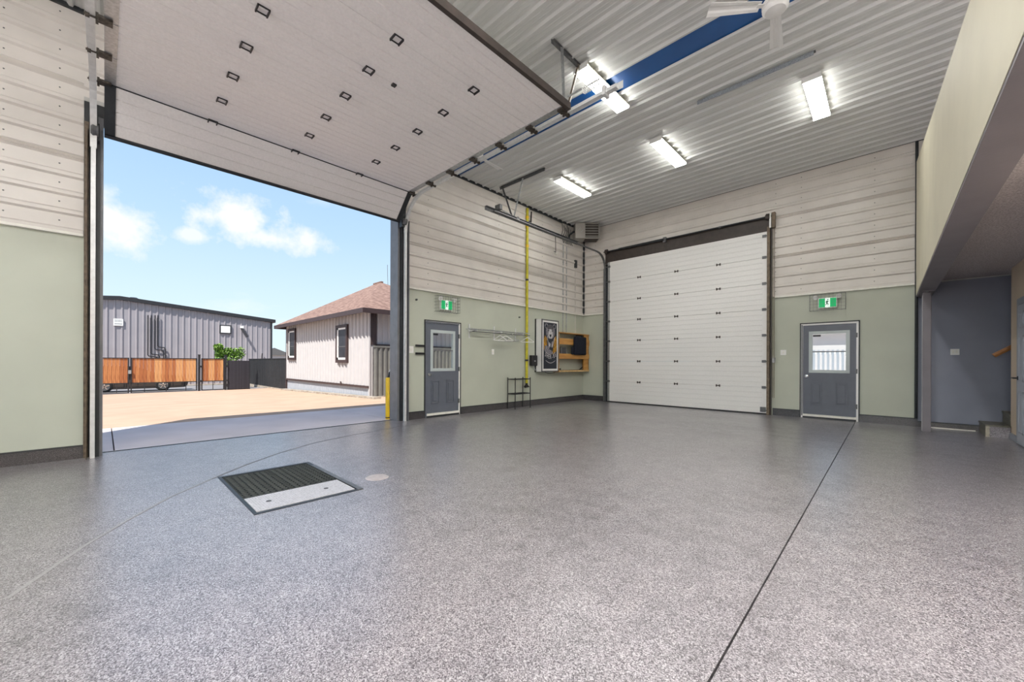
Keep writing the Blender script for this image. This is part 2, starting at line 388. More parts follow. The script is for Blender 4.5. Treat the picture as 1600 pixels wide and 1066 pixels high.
for y0, y1 in ((YR, -.187), (4.44, M3A - .02), (M3B + .02, YB)):
    g.box(XL, XL + .028, y0, y1, 0, ZB)
bl = g.build('baseboard_left', 'fcurb'); tag(bl, 'dark speckled epoxy curb along foot of left wall', 'baseboard', kind='structure')
g = MB()
for y0, y1 in ((YR, -.187), (4.44, M3A - .02), (M3B + .02, YB)): g.box(XL, XL + .032, y0, y1, ZB, ZB + .018)
g.build('curb_cap', 'dark', bl)
# steel jamb returns of the open doorway
g = MB(); g.box(XO - .04, XL - .01, D1B, D1B + .05, -.02, D1H); g.box(XO - .04, XL - .01, D1A - .05, D1A, -.02, D1H); g.box(XO - .04, XL - .01, D1A, D1B, D1H, D1H + .05)
tag(g.build('trim_4', 'jamb'), 'grey steel reveal lining the wide open doorway', 'trim', kind='structure')
# outside skin
g = MB(); g.box(XO - .03, XO, YR, D1A - .05, -.3, 6.0); g.box(XO - .03, XO, D1B + .05, M3A, -.3, 6.0); g.box(XO - .03, XO, M3B, YB + .3, -.3, 6.0); g.box(XO - .03, XO, D1A - .05, D1B + .05, D1H + .05, 6.0); g.box(XO - .03, XO, M3A, M3B, M3T, 6)
g.build('outer_cladding', 'barn', wl)

# ------------------------------------------------------------------ back wall
wb = thing('wall_back', 'back wall, green painted below and white ribbed steel above', 'wall', (-2, YB, 0), kind='structure')
D2A, D2B, D2H = -6.46, -2.125, 4.44
M4A, M4B, M4T = -1.455, -.455, 2.155
XP = .395
def bwall(x0, x1, z0, z1, mb): mb.box(x0, x1, YB, YB + .28, z0, z1)
g = MB(); bwall(XL, D2A, 0, ZT, g); bwall(D2B, M4A, 0, ZT, g); bwall(M4B, XP, 0, ZT, g); bwall(M4A, M4B, M4T, ZT, g)
g.build('painted_wallboard', 'green', wb)
g = MB(); bwall(XL, D2A, ZT, 5.95, g); bwall(D2B, XE, ZT, 5.95, g); bwall(D2A, D2B, D2H, 5.95, g)
g.build('wall_core', 'core', wb)
g = MB(); bwall(XP, XE, 0, ZT, g); g.build('blue_wallboard', 'bluew', wb)
for z0, z1 in sheets:
    segs = ((XL, D2A - .1), (D2B + .1, XP)) if z0 < 4.4 else ((XL, XP),)
    if z0 < 4.4 and z1 > 4.4: pass
    for x0, x1 in segs:
        MB().ribs(z0, z1, x0, x1, YB - .006, -1, RP, RF, hgt=.030, w0=.085, w1=.04, ax='z', nrm='y', minor=False).build('liner_sheet', 'liner', wb)
MB().ribs(4.44, 4.745, D2A - .1, D2B + .1, YB - .006, -1, RP, RF, hgt=.030, w0=.085, w1=.04, ax='z', nrm='y', minor=False).build('liner_sheet', 'liner', wb)
MB().box(XP + .02, XE, YB - .006, YB, 2.9, ZC).build('upper_wallboard', 'liner', wb)
g = MB()
for x in (-.212, -1.461, -1.96, -6.95):
    for k in range(12): g.cone((x, YB - .006, 2.977 + RP * k), .010, .007, .008, 6, (0, -1, 0))
o = g.build('sheet_screws', 'galvd', wb); o['kind'] = 'stuff'
g = MB(); g.box(XL, D2A - .13, YB - .05, YB, ZT - .016, ZT + .016); g.box(D2B + .15, XP + .01, YB - .05, YB, ZT - .016, ZT + .016)
tag(g.build('trim_2', 'offw'), 'thin cream strip between green and ribbed steel on back wall', 'trim', kind='structure')
g = MB(); g.box(XL, XE, YB - .046, YB, ZC - .036, ZC - .004)
tag(g.build('trim_5', 'dark'), 'dark strip where back wall meets ribbed ceiling', 'trim', kind='structure')
g = MB(); g.box(XL, D2A - .1, YB - .028, YB, 0, ZB); g.box(D2B + .12, M4A - .02, YB - .028, YB, 0, ZB); g.box(M4B + .02, XP + .03, YB - .028, YB, 0, ZB)
g.box(XP + .03, 1.6, YB - .028, YB, 0, .10)
bb = g.build('baseboard_back', 'fcurb'); tag(bb, 'dark speckled epoxy curb along foot of back wall', 'baseboard', kind='structure')
g = MB(); g.box(XL, D2A - .1, YB - .032, YB, ZB, ZB + .018); g.box(D2B + .12, M4A - .02, YB - .032, YB, ZB, ZB + .018); g.box(M4B + .02, XP, YB - .032, YB, ZB, ZB + .018); g.box(XP + .03, 1.6, YB - .032, YB, .10, .116)
g.build('curb_cap', 'dark', bb)
MB().box(XP + .15, 1.17, YB - .05, YB - .02, 0, .018).build('caulk_bead', 'offw', bb)
# ------------------------------------------------------------------ right, rear, far walls, roof
wr = MB().box(1.49, 1.61, YR, 10.55, 0, 2.86)
wr = wr.build('wall_right', 'beige'); tag(wr, 'beige wall under the mezzanine on the right', 'wall', kind='structure')
g = MB(); g.box(XE, XE + .2, YR - .2, YB + .3, -.1, 5.95)
tag(g.build('wall_side', 'liner'), 'far side wall behind the mezzanine', 'wall', kind='structure')
g = MB(); g.box(0, XE, YR - .25, YR, -.1, 5.95); g.box(XO, -4.6, YR - .25, YR, -.1, 5.95); g.box(-4.6, 0, YR - .25, YR, 5.0, 5.95)  # unseen doorway, added so daylight reaches the back wall
tag(g.build('wall_rear', 'liner'), 'rear wall behind the camera with a doorway added for light', 'wall', kind='structure')
MB().box(1.61, 3.6, 10.42, 10.5, 0, 2.86).build('stair_side_wall', 'bluew', wr)
MB().box(1.47, 1.49, 9.98, 10.55, 0, .10).build('skirting', 'pale', wr)
MB().box(1.47, 1.49, YR, 8.86, 0, .10).build('skirting', 'pale', wr)

ce = thing('ceiling', 'white ribbed steel ceiling with one blue gap', 'ceiling', (-2, 4, ZC), kind='structure')
CP = .238
def csheet(y0, y1, first): MB().ribs(y0, y1, XL, XE, ZC - .004, -1, CP, first, hgt=.034, w0=.075, w1=.030, ax='y', nrm='z').build('ceiling_sheet', 'ceil', ce)
y = 5.85
while y < YB: csheet(y, min(y + CP*4, YB), 5.88); y += CP*4
y = 5.44
while y > YR: csheet(max(y - CP*4, YR), y, 5.41); y -= CP*4
MB().box(XL, XE, 5.42, 5.87, ZC + .004, ZC + .02).build('vapour_barrier', 'blue', ce)
MB().box(XO, XE + .2, YR - .25, YB + .3, ZC + .03, 6.0).build('roof_deck', 'core', ce)
g = MB(); g.prism([(XO, -2.7, 6.0), (XO, YB + .3, 6.0), (-9.25, YB + .3, 6.0), (-9.25, -2.3, 6.0), (XO - .1, -3.75, 6.0), (XO, -3.75, 6.0)], 0, (0, 0, .15))  # unseen overhang, outline shaped to cast the shadow edge on the apron
g.build('shadow_overhang', 'barn', ce)
g = MB()
for y in (6.95, 8.9, 10.4, 4.3, 2.4, 3.4):
    for k in range(22): pass
for k in range(26):
    for x in (-4.6, -2.55, -.55):
        yy = 5.85 + .06 + k * CP
        if yy < YB - .1: g.cone((x, yy, ZC - .004), .009, .007, -.008, 6)
o = g.build('ceiling_screws', 'galvd', ce); o['kind'] = 'stuff'

# ------------------------------------------------------------------ mezzanine on the right
mz = thing('mezzanine', 'cream mezzanine half wall over a taupe beam and textured soffit', 'mezzanine', (.5, 6, 2.58), kind='structure')
zt = lambda y: 3.718 + .2165 * (y - 4.07)
g = MB(); g.prism([(.396, YB, 2.60), (.396, -.5, 2.60), (.396, -.5, zt(-.5)), (.396, YB, zt(YB))], 0, (.12, 0, 0)); g.build('guard_wall', 'cream', mz)
g = MB().box(.40, .615, YR, YB, 2.575, 2.60); g.box(.52, .615, YR, YB, 2.60, 2.87); g.build('beam', 'beam', mz)
MB().box(.42, .60, 10.30, YB, 2.560, 2.575).build('bearing_plate', 'beam', mz)
MB().box(.615, XE, YR, YB, 2.855, 3.05).build('soffit', 'stucco', mz)
co = thing('support_column', 'square grey steel column holding the mezzanine beam end', 'column', (.51, 10.43, 0))
MB().box(.456, .566, 10.375, 10.485, .0, 2.555).build('shaft', 'beam', co, bevel=.006)
MB().box(.45, .457, 10.39, 10.47, .02, 2.5).build('lit_face_strip', mat('pale lit edge', (.45, .44, .46), .35, ns=5, na=.2), co)  # paler strip standing in for light on the column's left face
MB().box(.47, .55, 10.36, 10.49, 2.555, 2.565).build('cap_plate', 'beam', co)
g = MB().cone((.51, 10.352, 2.545), .022, .018, .022, 8); g.build('bolt', 'galv', co)
pi_ = MB().tube([(.402, YB - .045, .16), (.402, YB - .045, ZC - .03)], .024, 10)
pi_ = pi_.build('wall_pipe', 'dark', None, smooth=True); tag(pi_, 'black vertical pipe where the green back wall meets the blue-grey wall', 'pipe')

# ------------------------------------------------------------------ stairs, handrail
st = thing('stair', 'speckled epoxy stair with grey nosings beside the beige wall', 'stairs', (1.4, 10.8, 0))
M['nose'] = mat('taupe stair nosing', (.20, .19, .15), .45, ns=22, na=.5)
for k in range(8):
    x0 = 1.215 + .27 * k; z1 = .205 * (k + 1); x1 = 3.2
    if k < 2:
        x2 = x0 + .33
        ya_ = 10.50 if k == 0 else 10.57; x2 = 1.482 if k == 0 else x2
        MB().box(x0 + .02, x2, ya_, YB - .03, z1 - .205, z1 - .025).build('step', 'step', st)
        MB().box(x0 - .01, x2, ya_ - .02, YB - .03, z1 - .025, z1).build('tread', 'nose', st)
        MB().box(x0, x0 + .02, ya_ - .01, YB - .03, z1 - .205, z1 - .025).build('riser', 'nose', st)
        if k == 0: MB().box(x0 - .005, x0 + .04, 10.475, 10.50, 0, z1 - .025).build('corner_trim', mat('pale corner edging', (.50, .46, .37), .5, ns=25, na=.3), st)
    else:
        MB().box(x0, x0 + .30, 10.57, YB - .03, z1 - .205, z1).build('step', 'step', st)
g = MB(); g.sweep([(1.375, YB - .075, 1.40), (1.62, YB - .075, 1.585), (2.6, YB - .075, 2.32)], [(-.02, -.035), (.02, -.035), (.026, .0), (.02, .035), (-.02, .035), (-.026, 0)])
hr = thing('handrail', 'wooden stair handrail rising past the beige wall edge', 'handrail', (1.5, YB - .07, 1.4))
g.build('rail', 'rail', hr)
g = MB(); g.bar((1.9, YB - .075, 1.76), (1.9, YB, 1.70), .02, .02); g.build('bracket', 'galvd', hr)

# ------------------------------------------------------------------ helper: wall plates
def plate(name, label, cat, c, n, w, h, toggles=1, m='white', group=None):
    """n = 'x' (on left wall, faces +x) or 'y' (on back wall, faces -y)"""
    t = thing(name, label, cat, c, group)
    X, Y, Z = c
    def bx(u0, u1, d0, d1, z0, z1, mb):
        if n == 'x': mb.box(X + d0, X + d1, Y + u0, Y + u1, Z + z0, Z + z1)
        else: mb.box(X + u0, X + u1, Y - d1, Y - d0, Z + z0, Z + z1)
        return mb
    bx(-w/2, w/2, 0, .008, -h/2, h/2, MB()).build('face_plate', m, t, bevel=.002)
    for k in range(toggles):
        u = (k - (toggles-1)/2) * .046
        bx(u - .012, u + .012, .008, .016, -.028, .028, MB()).build('rocker', 'offw', t)
    return t
plate('wall_outlet', 'square cream control plate left of the left charcoal door', 'switch', (XL, 4.575, 1.51), 'x', .13, .15, 2)
plate('light_switch', 'white light switch under the clothes rail', 'switch', (XL, 7.003, 1.515), 'x', .085, .14)
plate('light_switch', 'white light switch left of the back charcoal door', 'switch', (-1.797, YB, 1.504), 'y', .115, .125)
plate('light_switch', 'white double switch on the blue-grey wall by the stair', 'switch', (.916, YB, 1.476), 'y', .115, .115, 2)
plate('light_switch', 'white switch on the beige wall end above the lever door', 'switch', (1.53, 10.55, 1.49), 'y', .06, .12)

# ------------------------------------------------------------------ man doors 3 and 4 (half-glazed charcoal)
def mandoor(name, label, wall, u0, u1, z1, flip):
    """local u along wall, d = depth out of wall into room"""
    t = thing(name, label, 'door', (XL, (u0+u1)/2, 0) if wall == 'x' else ((u0+u1)/2, YB, 0), kind='structure')
    def bx(a0, a1, d0, d1, z0, z1_, mb=None):
        mb = mb or MB()
        if wall == 'x': mb.box(XL + d0, XL + d1, a0, a1, z0, z1_)
        else: mb.box(a0, a1, YB - d1, YB - d0, z0, z1_)
        return mb
    zb = .075; f = .035
    # frame
    g = bx(u0, u0 + f, -.2, .012, 0, z1); bx(u1 - f, u1, -.2, .012, 0, z1, g); bx(u0 + f, u1 - f, -.2, .012, z1 - f, z1, g)
    g.build('frame', 'white' , t)
    g = bx(u0 - .022, u0, -.02, .02, 0, z1 + .022); bx(u1, u1 + .022, -.02, .02, 0, z1 + .022, g); bx(u0 - .022, u1 + .022, -.02, .02, z1, z1 + .022, g)
    g.build('outer_edging', 'dark', t)
    if not flip:
        bx(u0 + .002, u0 + f + .006, .012, .016, 0, z1 - .01).build('latch_side_cover', 'greyd', t)
        bx(u0 + f, u1 - f, .012, .016, z1 - .035, z1 - .008).build('head_cover', 'greyd', t)
    else:
        bx(u0 + .006, u0 + f - .004, .012, .015, 0.05, z1 - .02).build('latch_side_cover', 'jamb', t)
    bx(u0 + f, u1 - f, -.2, .03, 0, .04).build('threshold', 'dark', t)
    bx(u0 + f, u1 - f, -.03, .03, .04, zb + .012).build('door_sweep', 'offw', t)
    a, b = u0 + f + .004, u1 - f - .004
    zt_ = z1 - f - .004; zb += .014
    w0, w1 = a + .125, b - .125; wz0, wz1 = 1.055, 1.955
    d0, d1 = -.05, -.004
    g = bx(a, w0, d0, d1, zb, zt_); bx(w1, b, d0, d1, zb, zt_, g); bx(w0, w1, d0, d1, zb, wz0, g); bx(w0, w1, d0, d1, wz1, zt_, g)
    leaf = g.build('door_leaf', 'greyd', t)
    # embossed panels
    for p0, p1 in ((a + .13, a + .13 + .22), (b - .13 - .22, b - .13)):
        g = MB()
        for q0, q1, r0, r1 in ((p0, p1, .30, .32), (p0, p1, .81, .83), (p0, p0 + .02, .32, .81), (p1 - .02, p1, .32, .81)): bx(q0, q1, -.004, .010, r0, r1, g)
        g.build('raised_panel', 'greyd', leaf)
        bx(p0 + .045, p1 - .045, -.004, .010, .36, .77).build('panel_field', 'greyd', leaf, bevel=.003)
    m = .045
    g = bx(w0 - .02, w0 + m, -.055, .006, wz0 - .02, wz1 + .02); bx(w1 - m, w1 + .02, -.055, .006, wz0 - .02, wz1 + .02, g)
    bx(w0 + m, w1 - m, -.055, .006, wz0 - .02, wz0 + m, g); bx(w0 + m, w1 - m, -.055, .006, wz1 - m, wz1 + .02, g)
    wf = g.build('window_frame', mat('window frame grey', (.50, .56, .56), .4, ns=5, na=.05), t)
    bx(w0 + m, w1 - m, -.035, -.015, 1.50, 1.525).build('meeting_rail', 'jamb', wf)
    bx(w0 + m, w1 - m, -.03, -.026, wz0 + m, wz1 - m).build('pane', 'glass', wf)
    bx(w0 + m + .01, w0 + m + .15, -.022, -.016, wz1 - m - .055, wz1 - m - .015).build('window_latch', 'dark', wf)
    # hinges + knob
    for z in (.32, 1.08, 1.86):
        bx(u1 - f - .015, u1 - f + .02, -.004, .018, z - .05, z + .05).build('hinge', 'galvd', t)
    c = Vector((XL - .004, a + .065, .955)) if wall == 'x' else Vector((a + .065, YB + .004, .955))
    ax = (1, 0, 0) if wall == 'x' else (0, -1, 0)
    MB().lathe(c, [(.033, 0), (.033, .008), (.012, .012), (.012, .035), (.028, .045), (.032, .06), (.026, .072), (.001, .075)], 16, ax).build('knob', 'chrome', t, smooth=True)
    return t
mandoor('door_3', 'charcoal half-glazed door in the left wall beside the wide open doorway', 'x', M3A, M3B, M3T, False)
mandoor('door_4', 'charcoal half-glazed door with white jamb in the back wall', 'y', M4A, M4B, M4T, True)

# six panel door on the beige wall
d5 = thing('door_5', 'pale blue-grey six panel door in the beige wall at right edge', 'door', (1.49, 9.5, 0), kind='structure')
g = MB(); g.box(1.465, 1.49, 9.88, 9.98, 0, 2.27); g.box(1.465, 1.49, 8.86, 8.96, 0, 2.27); g.box(1.465, 1.49, 8.96, 9.88, 2.17, 2.27); g.build('casing', 'pale', d5)
MB().box(1.475, 1.488, 8.96, 9.88, .0, 2.17).build('shadow_gap', 'dark', d5)
g = MB(); g.box(1.455, 1.476, 8.975, 9.865, .015, 2.155); leaf = g.build('door_leaf', 'pale', d5)
M['pale2'] = mat('pale door paint', (.50, .53, .60), .4, ns=5, na=.04); leaf.data.materials[0] = M['pale2']
for yy in (9.09, 9.48):
    for z0, z1 in ((.18, .83), (.98, 1.68), (1.80, 2.05)):
        g = MB()
        for q0, q1, r0, r1 in ((yy, yy + .28, z0, z0 + .025), (yy, yy + .28, z1 - .025, z1), (yy, yy + .025, z0, z1), (yy + .255, yy + .28, z0, z1)): g.box(1.449, 1.456, q0, q1, r0, r1)
        g.box(1.451, 1.456, yy + .06, yy + .22, z0 + .06, z1 - .06)
        g.build('raised_panel', 'pale2', leaf)
g = MB(); g.lathe((1.455, 9.80, 1.03), [(.03, 0), (.03, .012), (.012, .014), (.012, .05)], 14, (-1, 0, 0)); g.build('rosette', 'dark', d5)
g = MB(); g.bar((1.408, 9.80, 1.03), (1.408, 9.92, 1.03), .02, .02); g.build('lever', 'black', d5)

# ------------------------------------------------------------------ overhead doors
def section_profile(Hs, grooves, depth=.006):
    """(height, offset) profile of one door section's room-side face"""
    pr = [(0.002, 0), (.004, .008)]
    for k in range(1, grooves):
        z = Hs * k / grooves
        pr += [(z - depth, .008), (z, .008 - depth*1.5), (z + depth, .008)]
    return pr + [(Hs - .004, .008), (Hs - .002, 0)]
def hinge_mesh():
    g = MB(); w, h, b = .055, .052, .013
    g.box(-w, -w + b, 0, .022, -h, h); g.box(w - b, w, 0, .022, -h, h); g.box(-w, w, 0, .012, h - b * .7, h); g.box(-w, w, 0, .012, -h, -h + b * .7)
    return g
SH = .633
# door 2 (closed, back wall)
dd = thing('door_2', 'closed white sectional overhead door in the back wall', 'door', ((D2A+D2B)/2, YB, 0), kind='structure')
z = .03
yf = YB - .055
M['doorw2'] = mat('white door steel closed', (.82, .82, .80), .42, ns=30, na=.04, bump=.12, bs=200)
hm = rawmesh(MB().box(-.052, -.026, -.02, 0, -.03, .03).box(.026, .052, -.02, 0, -.03, .03).box(-.026, .026, -.006, 0, -.012, .012), 'centre_hinge', 'galvd')
hm.materials[0] = M['brown']
em = rawmesh(MB().box(-.055, .03, -.035, 0, -.03, .03).box(-.01, .10, -.03, -.01, -.012, .012), 'roller_bracket', 'galvd')
em2 = rawmesh(MB().box(-.03, .055, -.035, 0, -.03, .03).box(-.10, .01, -.03, -.01, -.012, .012), 'roller_bracket', 'galvd')
seams = [.03, .66, 1.293, 1.928, 2.556, 3.186, 3.822, 4.45]
for i in range(7):
    z0, z1 = seams[i], seams[i+1]
    pr = section_profile(z1 - z0, 5, .0042)
    vs = []
    for x in (D2A, D2B):
        for s, d in pr: vs.append((x, yf - d, z0 + s))
        vs.append((x, yf + .05, z1 - .002)); vs.append((x, yf + .05, z0 + .002))
    n = len(pr) + 2
    fs = [(k, (k+1) % n, (k+1) % n + n, k + n) for k in range(n)] + [tuple(range(n))[::-1], tuple(range(n, 2*n))]
    MB().add(vs, fs).build('door_section', 'doorw2', dd)
    for xa, xb in ((D2A, D2A + .07), (D2B - .09, D2B)):
        MB().box(xa, xb, yf - .016, yf - .008, z0 + .006, z1 - .006).build('end_stile', 'galv' if xa < -5 else 'white', dd)
for zz in seams[1:-1]:
    for x in (-5.402, -4.296, -3.208): put(hm, 'centre_hinge', dd, (x, yf - .008, zz))
    put(em, 'roller_bracket', dd, (D2B - .04, yf - .008, zz)); put(em2, 'roller_bracket', dd, (D2A + .03, yf - .008, zz))
put(em, 'roller_bracket', dd, (D2B - .04, yf - .008, 4.34)); put(em, 'roller_bracket', dd, (D2B - .04, yf - .008, .10)); put(em2, 'roller_bracket', dd, (D2A + .03, yf - .008, 4.30))
MB().box(D2B - .13, D2B - .01, yf - .03, yf - .008, .06, .18).build('bottom_bracket', 'galvd', dd)
MB().box(D2A, D2B, yf - .01, yf + .05, 0, .03).build('bottom_seal', 'black', dd)
g = MB(); g.box(D2A - .1, -4.47, YB - .05, YB - .03, 4.42, 4.80); g.build('header_board', 'brown', dd)
g = MB(); g.box(-4.465, D2B + .06, YB - .05, YB - .03, 4.42, 4.80); g.build('header_board', 'brown', dd)
g = MB(); g.box(D2A - .1, D2B + .06, YB - .065, YB - .028, 4.78, 4.81); g.build('header_lip', 'dark', dd)
g = MB(); g.tube([(D2A - .12, YB - .12, 4.78), (D2B + .16, YB - .12, 4.78)], .020, 10); sh = g.build('torsion_shaft', 'dark', dd)
for x in (D2A - .03, D2B + .02): MB().lathe((x - .045, YB - .12, 4.78), [(.05, 0), (.075, .02), (.07, .07), (.078, .09)], 16, (1, 0, 0)).build('cable_drum', 'brown', dd)
for x, r in ((-4.62, .05), (-3.2, .026)): MB().lathe((x, YB - .12, 4.78), [(r, 0), (r, .06)], 12, (1, 0, 0)).build('shaft_bearing', 'galvd', dd)
g = MB(); g.tube([(-6.05, YB - .12, 4.78), (-4.62, YB - .12, 4.78)], .033, 10); g.build('torsion_spring', 'dark', dd)
g = MB(); g.box(-4.66, -4.58, YB - .13, YB - .03, 4.70, 4.84); g.build('centre_bracket', 'galvd', dd)

def track_section(sgn=1): return [(-.03, 0), (-.03, .006), (.024, .006), (.024, .036), (.012, .036), (.012, .042), (.030, .042), (.030, 0)]
# tracks of door 2
tk = thing('door_track', 'grey overhead track left of the closed white door, curving towards camera', 'track', (-6.55, YB - .1, 0))
path = [(-6.545, YB - .10, 0.0), (-6.545, YB - .10, 4.25)]
R0 = .46
for k in range(1, 9):
    a = PI/2 * k / 8; path.append((-6.545, YB - .10 - R0 * (1 - math.cos(a)), 4.25 + R0 * math.sin(a)))
path.append((-6.545, 6.2, 4.73))
MB().sweep(path[:2], [(-.035, -.03), (.035, -.03), (.035, .03), (-.035, .03)], (0, 1, 0)).build('vertical_rail', 'galvd', tk)
MB().sweep(path[1:], [(-.012, -.03), (.012, -.03), (.012, .03), (-.012, .03)], (1, 0, 0)).build('curved_rail', 'galvd', tk)
g = MB(); g.box(-6.60, -6.585, 5.96, 9.6, 4.70, 4.78); g.box(-6.60, -6.53, 5.96, 9.6, 4.775, 4.785); g.build('stiffening_angle', 'galvd', tk)
g = MB(); g.box(-6.62, -6.46, 6.30, 6.38, 4.785, 4.90); g.build('end_bumper', 'galvd', tk)
g = MB(); g.tube([(-6.6, 6.44, 4.86), (-6.6, 6.95, 4.80)], .016, 8); g.build('push_spring', 'galv', tk)
MB().lathe((-6.56, 7.0, 4.76), [(.05, 0), (.05, .03)], 14, (1, 0, 0)).build('pulley', 'galvd', tk)
g = MB(); g.box(-6.60, -6.50, YB - .06, YB, 0, 4.4); g.build('mounting_angle', 'dark', tk)
tk2 = thing('door_track', 'rusty brown vertical track right of the closed white door', 'track', (-2.05, YB - .1, 0))
g = MB(); g.box(-2.12, -2.06, YB - .10, YB - .03, 0, 4.55); g.build('vertical_rail', 'tan', tk2)
g = MB(); g.box(-2.04, -2.03, YB - .09, YB - .008, 0, 4.85); g.box(-2.06, -2.03, YB - .012, YB - .006, 0, 4.8); g.build('mounting_angle', 'brown', tk2)
g = MB(); g.box(-2.065, -2.03, YB - .16, YB - .10, 4.50, 4.85); g.build('white_end_plate', 'white', tk2)
g = MB(); g.box(-2.02, -1.95, YB - .14, YB - .05, 4.50, 4.86); g.build('chain_hoist_head', 'tan', tk2)
g = MB()
for dx in (-.012, .02): g.tube([(-1.985 + dx, YB - .10, 4.5), (-1.985 + dx, YB - .10, .42)], .006, 6)
g.build('hoist_chain', 'tan', tk2)
MB().box(-2.01, -1.95, YB - .1, YB - .02, 1.26, 1.38).build('chain_keeper', 'galv', tk2)

# door 1 : six level sections + one tilted
Z1 = 4.64; X0 = -6.90
d1 = thing('door_1', 'large white sectional overhead door rolled open under the ceiling', 'door', (-5, 2.1, 4.6), kind='structure')
M['grime'] = mat('white door steel weathered', (.86, .84, .825), .42, ns=40, na=.06, bump=.12, bs=200)
def slab(p0, dirv, nrm, L, y0, y1, grooves=5, th=.045, m='grime'):
    p0 = Vector(p0); dirv = Vector(dirv).normalized(); nrm = Vector(nrm).normalized()
    pr = section_profile(L, grooves, .0085); vs = []
    for y in (y0, y1):
        for s, d in pr: vs.append(p0 + dirv * s + nrm * (d - .008) + Vector((0, y, 0)))
        vs.append(p0 + dirv * (L - .002) - nrm * th + Vector((0, y, 0))); vs.append(p0 + dirv * .002 - nrm * th + Vector((0, y, 0)))
    n = len(pr) + 2
    fs = [(k, (k+1) % n, (k+1) % n + n, k + n) for k in range(n)] + [tuple(range(n))[::-1], tuple(range(n, 2*n))]
    return MB().add(vs, fs).build('door_section', m, d1)
Y0, Y1 = D1A + .005, D1B - .005
for k in range(6): slab((X0 + SH*k, 0, Z1), (1, 0, 0), (0, 0, -1), SH, Y0, Y1)
td = Vector((.705, 0, .709)).normalized(); tn = Vector((.709, 0, -.705)).normalized()
P0 = Vector((X0, 0, Z1)) - td * SH
slab(P0, td, tn, SH, Y0, Y1, 4)
XF = X0 + 6*SH
MB().box(X0 - .008, X0 + .004, Y0, Y1, Z1 - .012, Z1 + .002).build('section_joint', 'dark', d1)
hm1 = rawmesh(hinge_mesh(), 'centre_hinge', 'black')      # normal +y, turned to face down
for k in range(0, 6):
    for yy in (1.05, 2.12, 3.18):
        put(hm1, 'centre_hinge', d1, (X0 + SH*k, yy, Z1 - (.0 if k else .01)), (0, 0, 0)).matrix_local = Matrix.Translation(Vector((X0 + SH*k, yy, Z1 - (0 if k else .01))) - ORG[d1.name]) @ Matrix(((0, 0, 1, 0), (1, 0, 0, 0), (0, -1, 0, 0), (0, 0, 0, 1)))
MB().box(X0 + SH*4 - .03, X0 + SH*4 + .02, 2.42, 2.47, Z1 - .02, Z1).build('pull_handle', 'black', d1)
rb = MB().box(-.05, .05, -.03, .07, -.03, 0).box(-.035, .035, .07, .09, -.06, .02); rb.tube([(0, .02, -.02), (0, .17, -.02)], .012, 8); rb.lathe((0, .13, -.02), [(.028, 0), (.028, .03)], 12, (0, 1, 0))
rbm = rawmesh(rb, 'roller_bracket', mat('aged bracket steel', (.10, .085, .07), .45, .4, ns=40, na=.6))
for k in range(0, 7):
    x = min(X0 + SH*k, XF - .06)
    put(rbm, 'roller_bracket', d1, (x, Y1 - .03, Z1)); 
    put(rbm, 'roller_bracket', d1, (x, Y0 + .03, Z1)).rotation_euler = (0, 0, PI)
for y0, y1 in ((Y0, Y0 + .10), (Y1 - .08, Y1 + .012)):
    for k in range(6): MB().box(X0 + SH*k + .01, X0 + SH*(k+1) - .01, y0, y1, Z1 - .006, Z1 + .004).build('end_stile', 'galv', d1)
    a = P0 + tn * .008; g = MB()
    g.obox(a + td * SH/2 + Vector((0, (y0+y1)/2, 0)), td, (0, 1, 0), tn, SH/2 - .01, (y1-y0)/2, .006); g.build('end_stile', 'dark', d1)
g = MB(); g.box(XF, XF + .05, Y0, Y1 + .03, Z1 - .03, Z1 + .06); g.build('top_strut', 'brown', d1)
g = MB(); g.obox(P0 - td*.02 + Vector((0, (Y0+Y1)/2, 0)), td, (0, 1, 0), tn, .018, (Y1-Y0)/2, .03); g.build('bottom_seal', 'dark', d1)

def track1(y, side, label):
    t = thing('door_track', label, 'track', (XL + .1, y, 0))
    p = [(XL + .10, y, 0), (XL + .10, y, 3.96)]
    R1 = .68
    for k in range(1, 10):
        a = PI/2 * k / 9; p.append((XL + .10 + R1 * (1 - math.cos(a)), y, 3.96 + R1 * math.sin(a)))
    p.append((-2.42, y, 4.66))
    cs = [(-.032, -.025), (.032, -.025), (.032, -.018), (-.022, -.018), (-.022, .018), (.032, .018), (.032, .025), (-.032, .025)]
    if side < 0: cs = [(-a, b) for a, b in cs][::-1]
    MB().sweep(p[:2], [(-.022, -.03), (.022, -.03), (.022, .03), (-.022, .03)], (1, 0, 0)).build('vertical_rail', 'rail_s', t)
    MB().sweep(p[1:], [(-.022, -.03), (.022, -.03), (.022, .03), (-.022, .03)], (0, 1, 0)).build('curved_rail', 'rail_s', t)
    MB().box(-6.3, -2.36, y + side*.03, y + side*.036, 4.63, 4.72).build('stiffening_angle', 'rail_s', t)
    MB().box(XL, XL + .17, y + side*.05, y + side*.055, 0, 4.2).build('mounting_angle', 'tan' if side < 0 else 'jamb', t)
    if side < 0: MB().box(XL + .0, XL + .03, -.185, -.145, 0, 4.3).build('rusty_angle', 'tan', t)
    MB().box(XL + .0, XL + .05, y - side*.02, y - side*.06, 0, 4.1).build('weather_strip', 'dark', t)
    # spring bumper at the inner end
    g = MB(); g.tube([(-3.1, y - side*.09, 4.80), (-2.62, y - side*.09, 4.80)], .012, 8); g.build('bumper_rod', 'galv', t)
    g = MB()
    cp = [(-2.86 + .0036*k, y - side*.09 + .04*math.cos(k*.9), 4.76 + .04*math.sin(k*.9)) for k in range(70)]
    g.tube(cp, .006, 5); g.build('bumper_spring', 'white', t)
    g = MB(); g.box(-2.60, -2.56, y - .06, y + .06, 4.60, 4.72); g.build('end_bracket', 'rail_s', t)
    return t
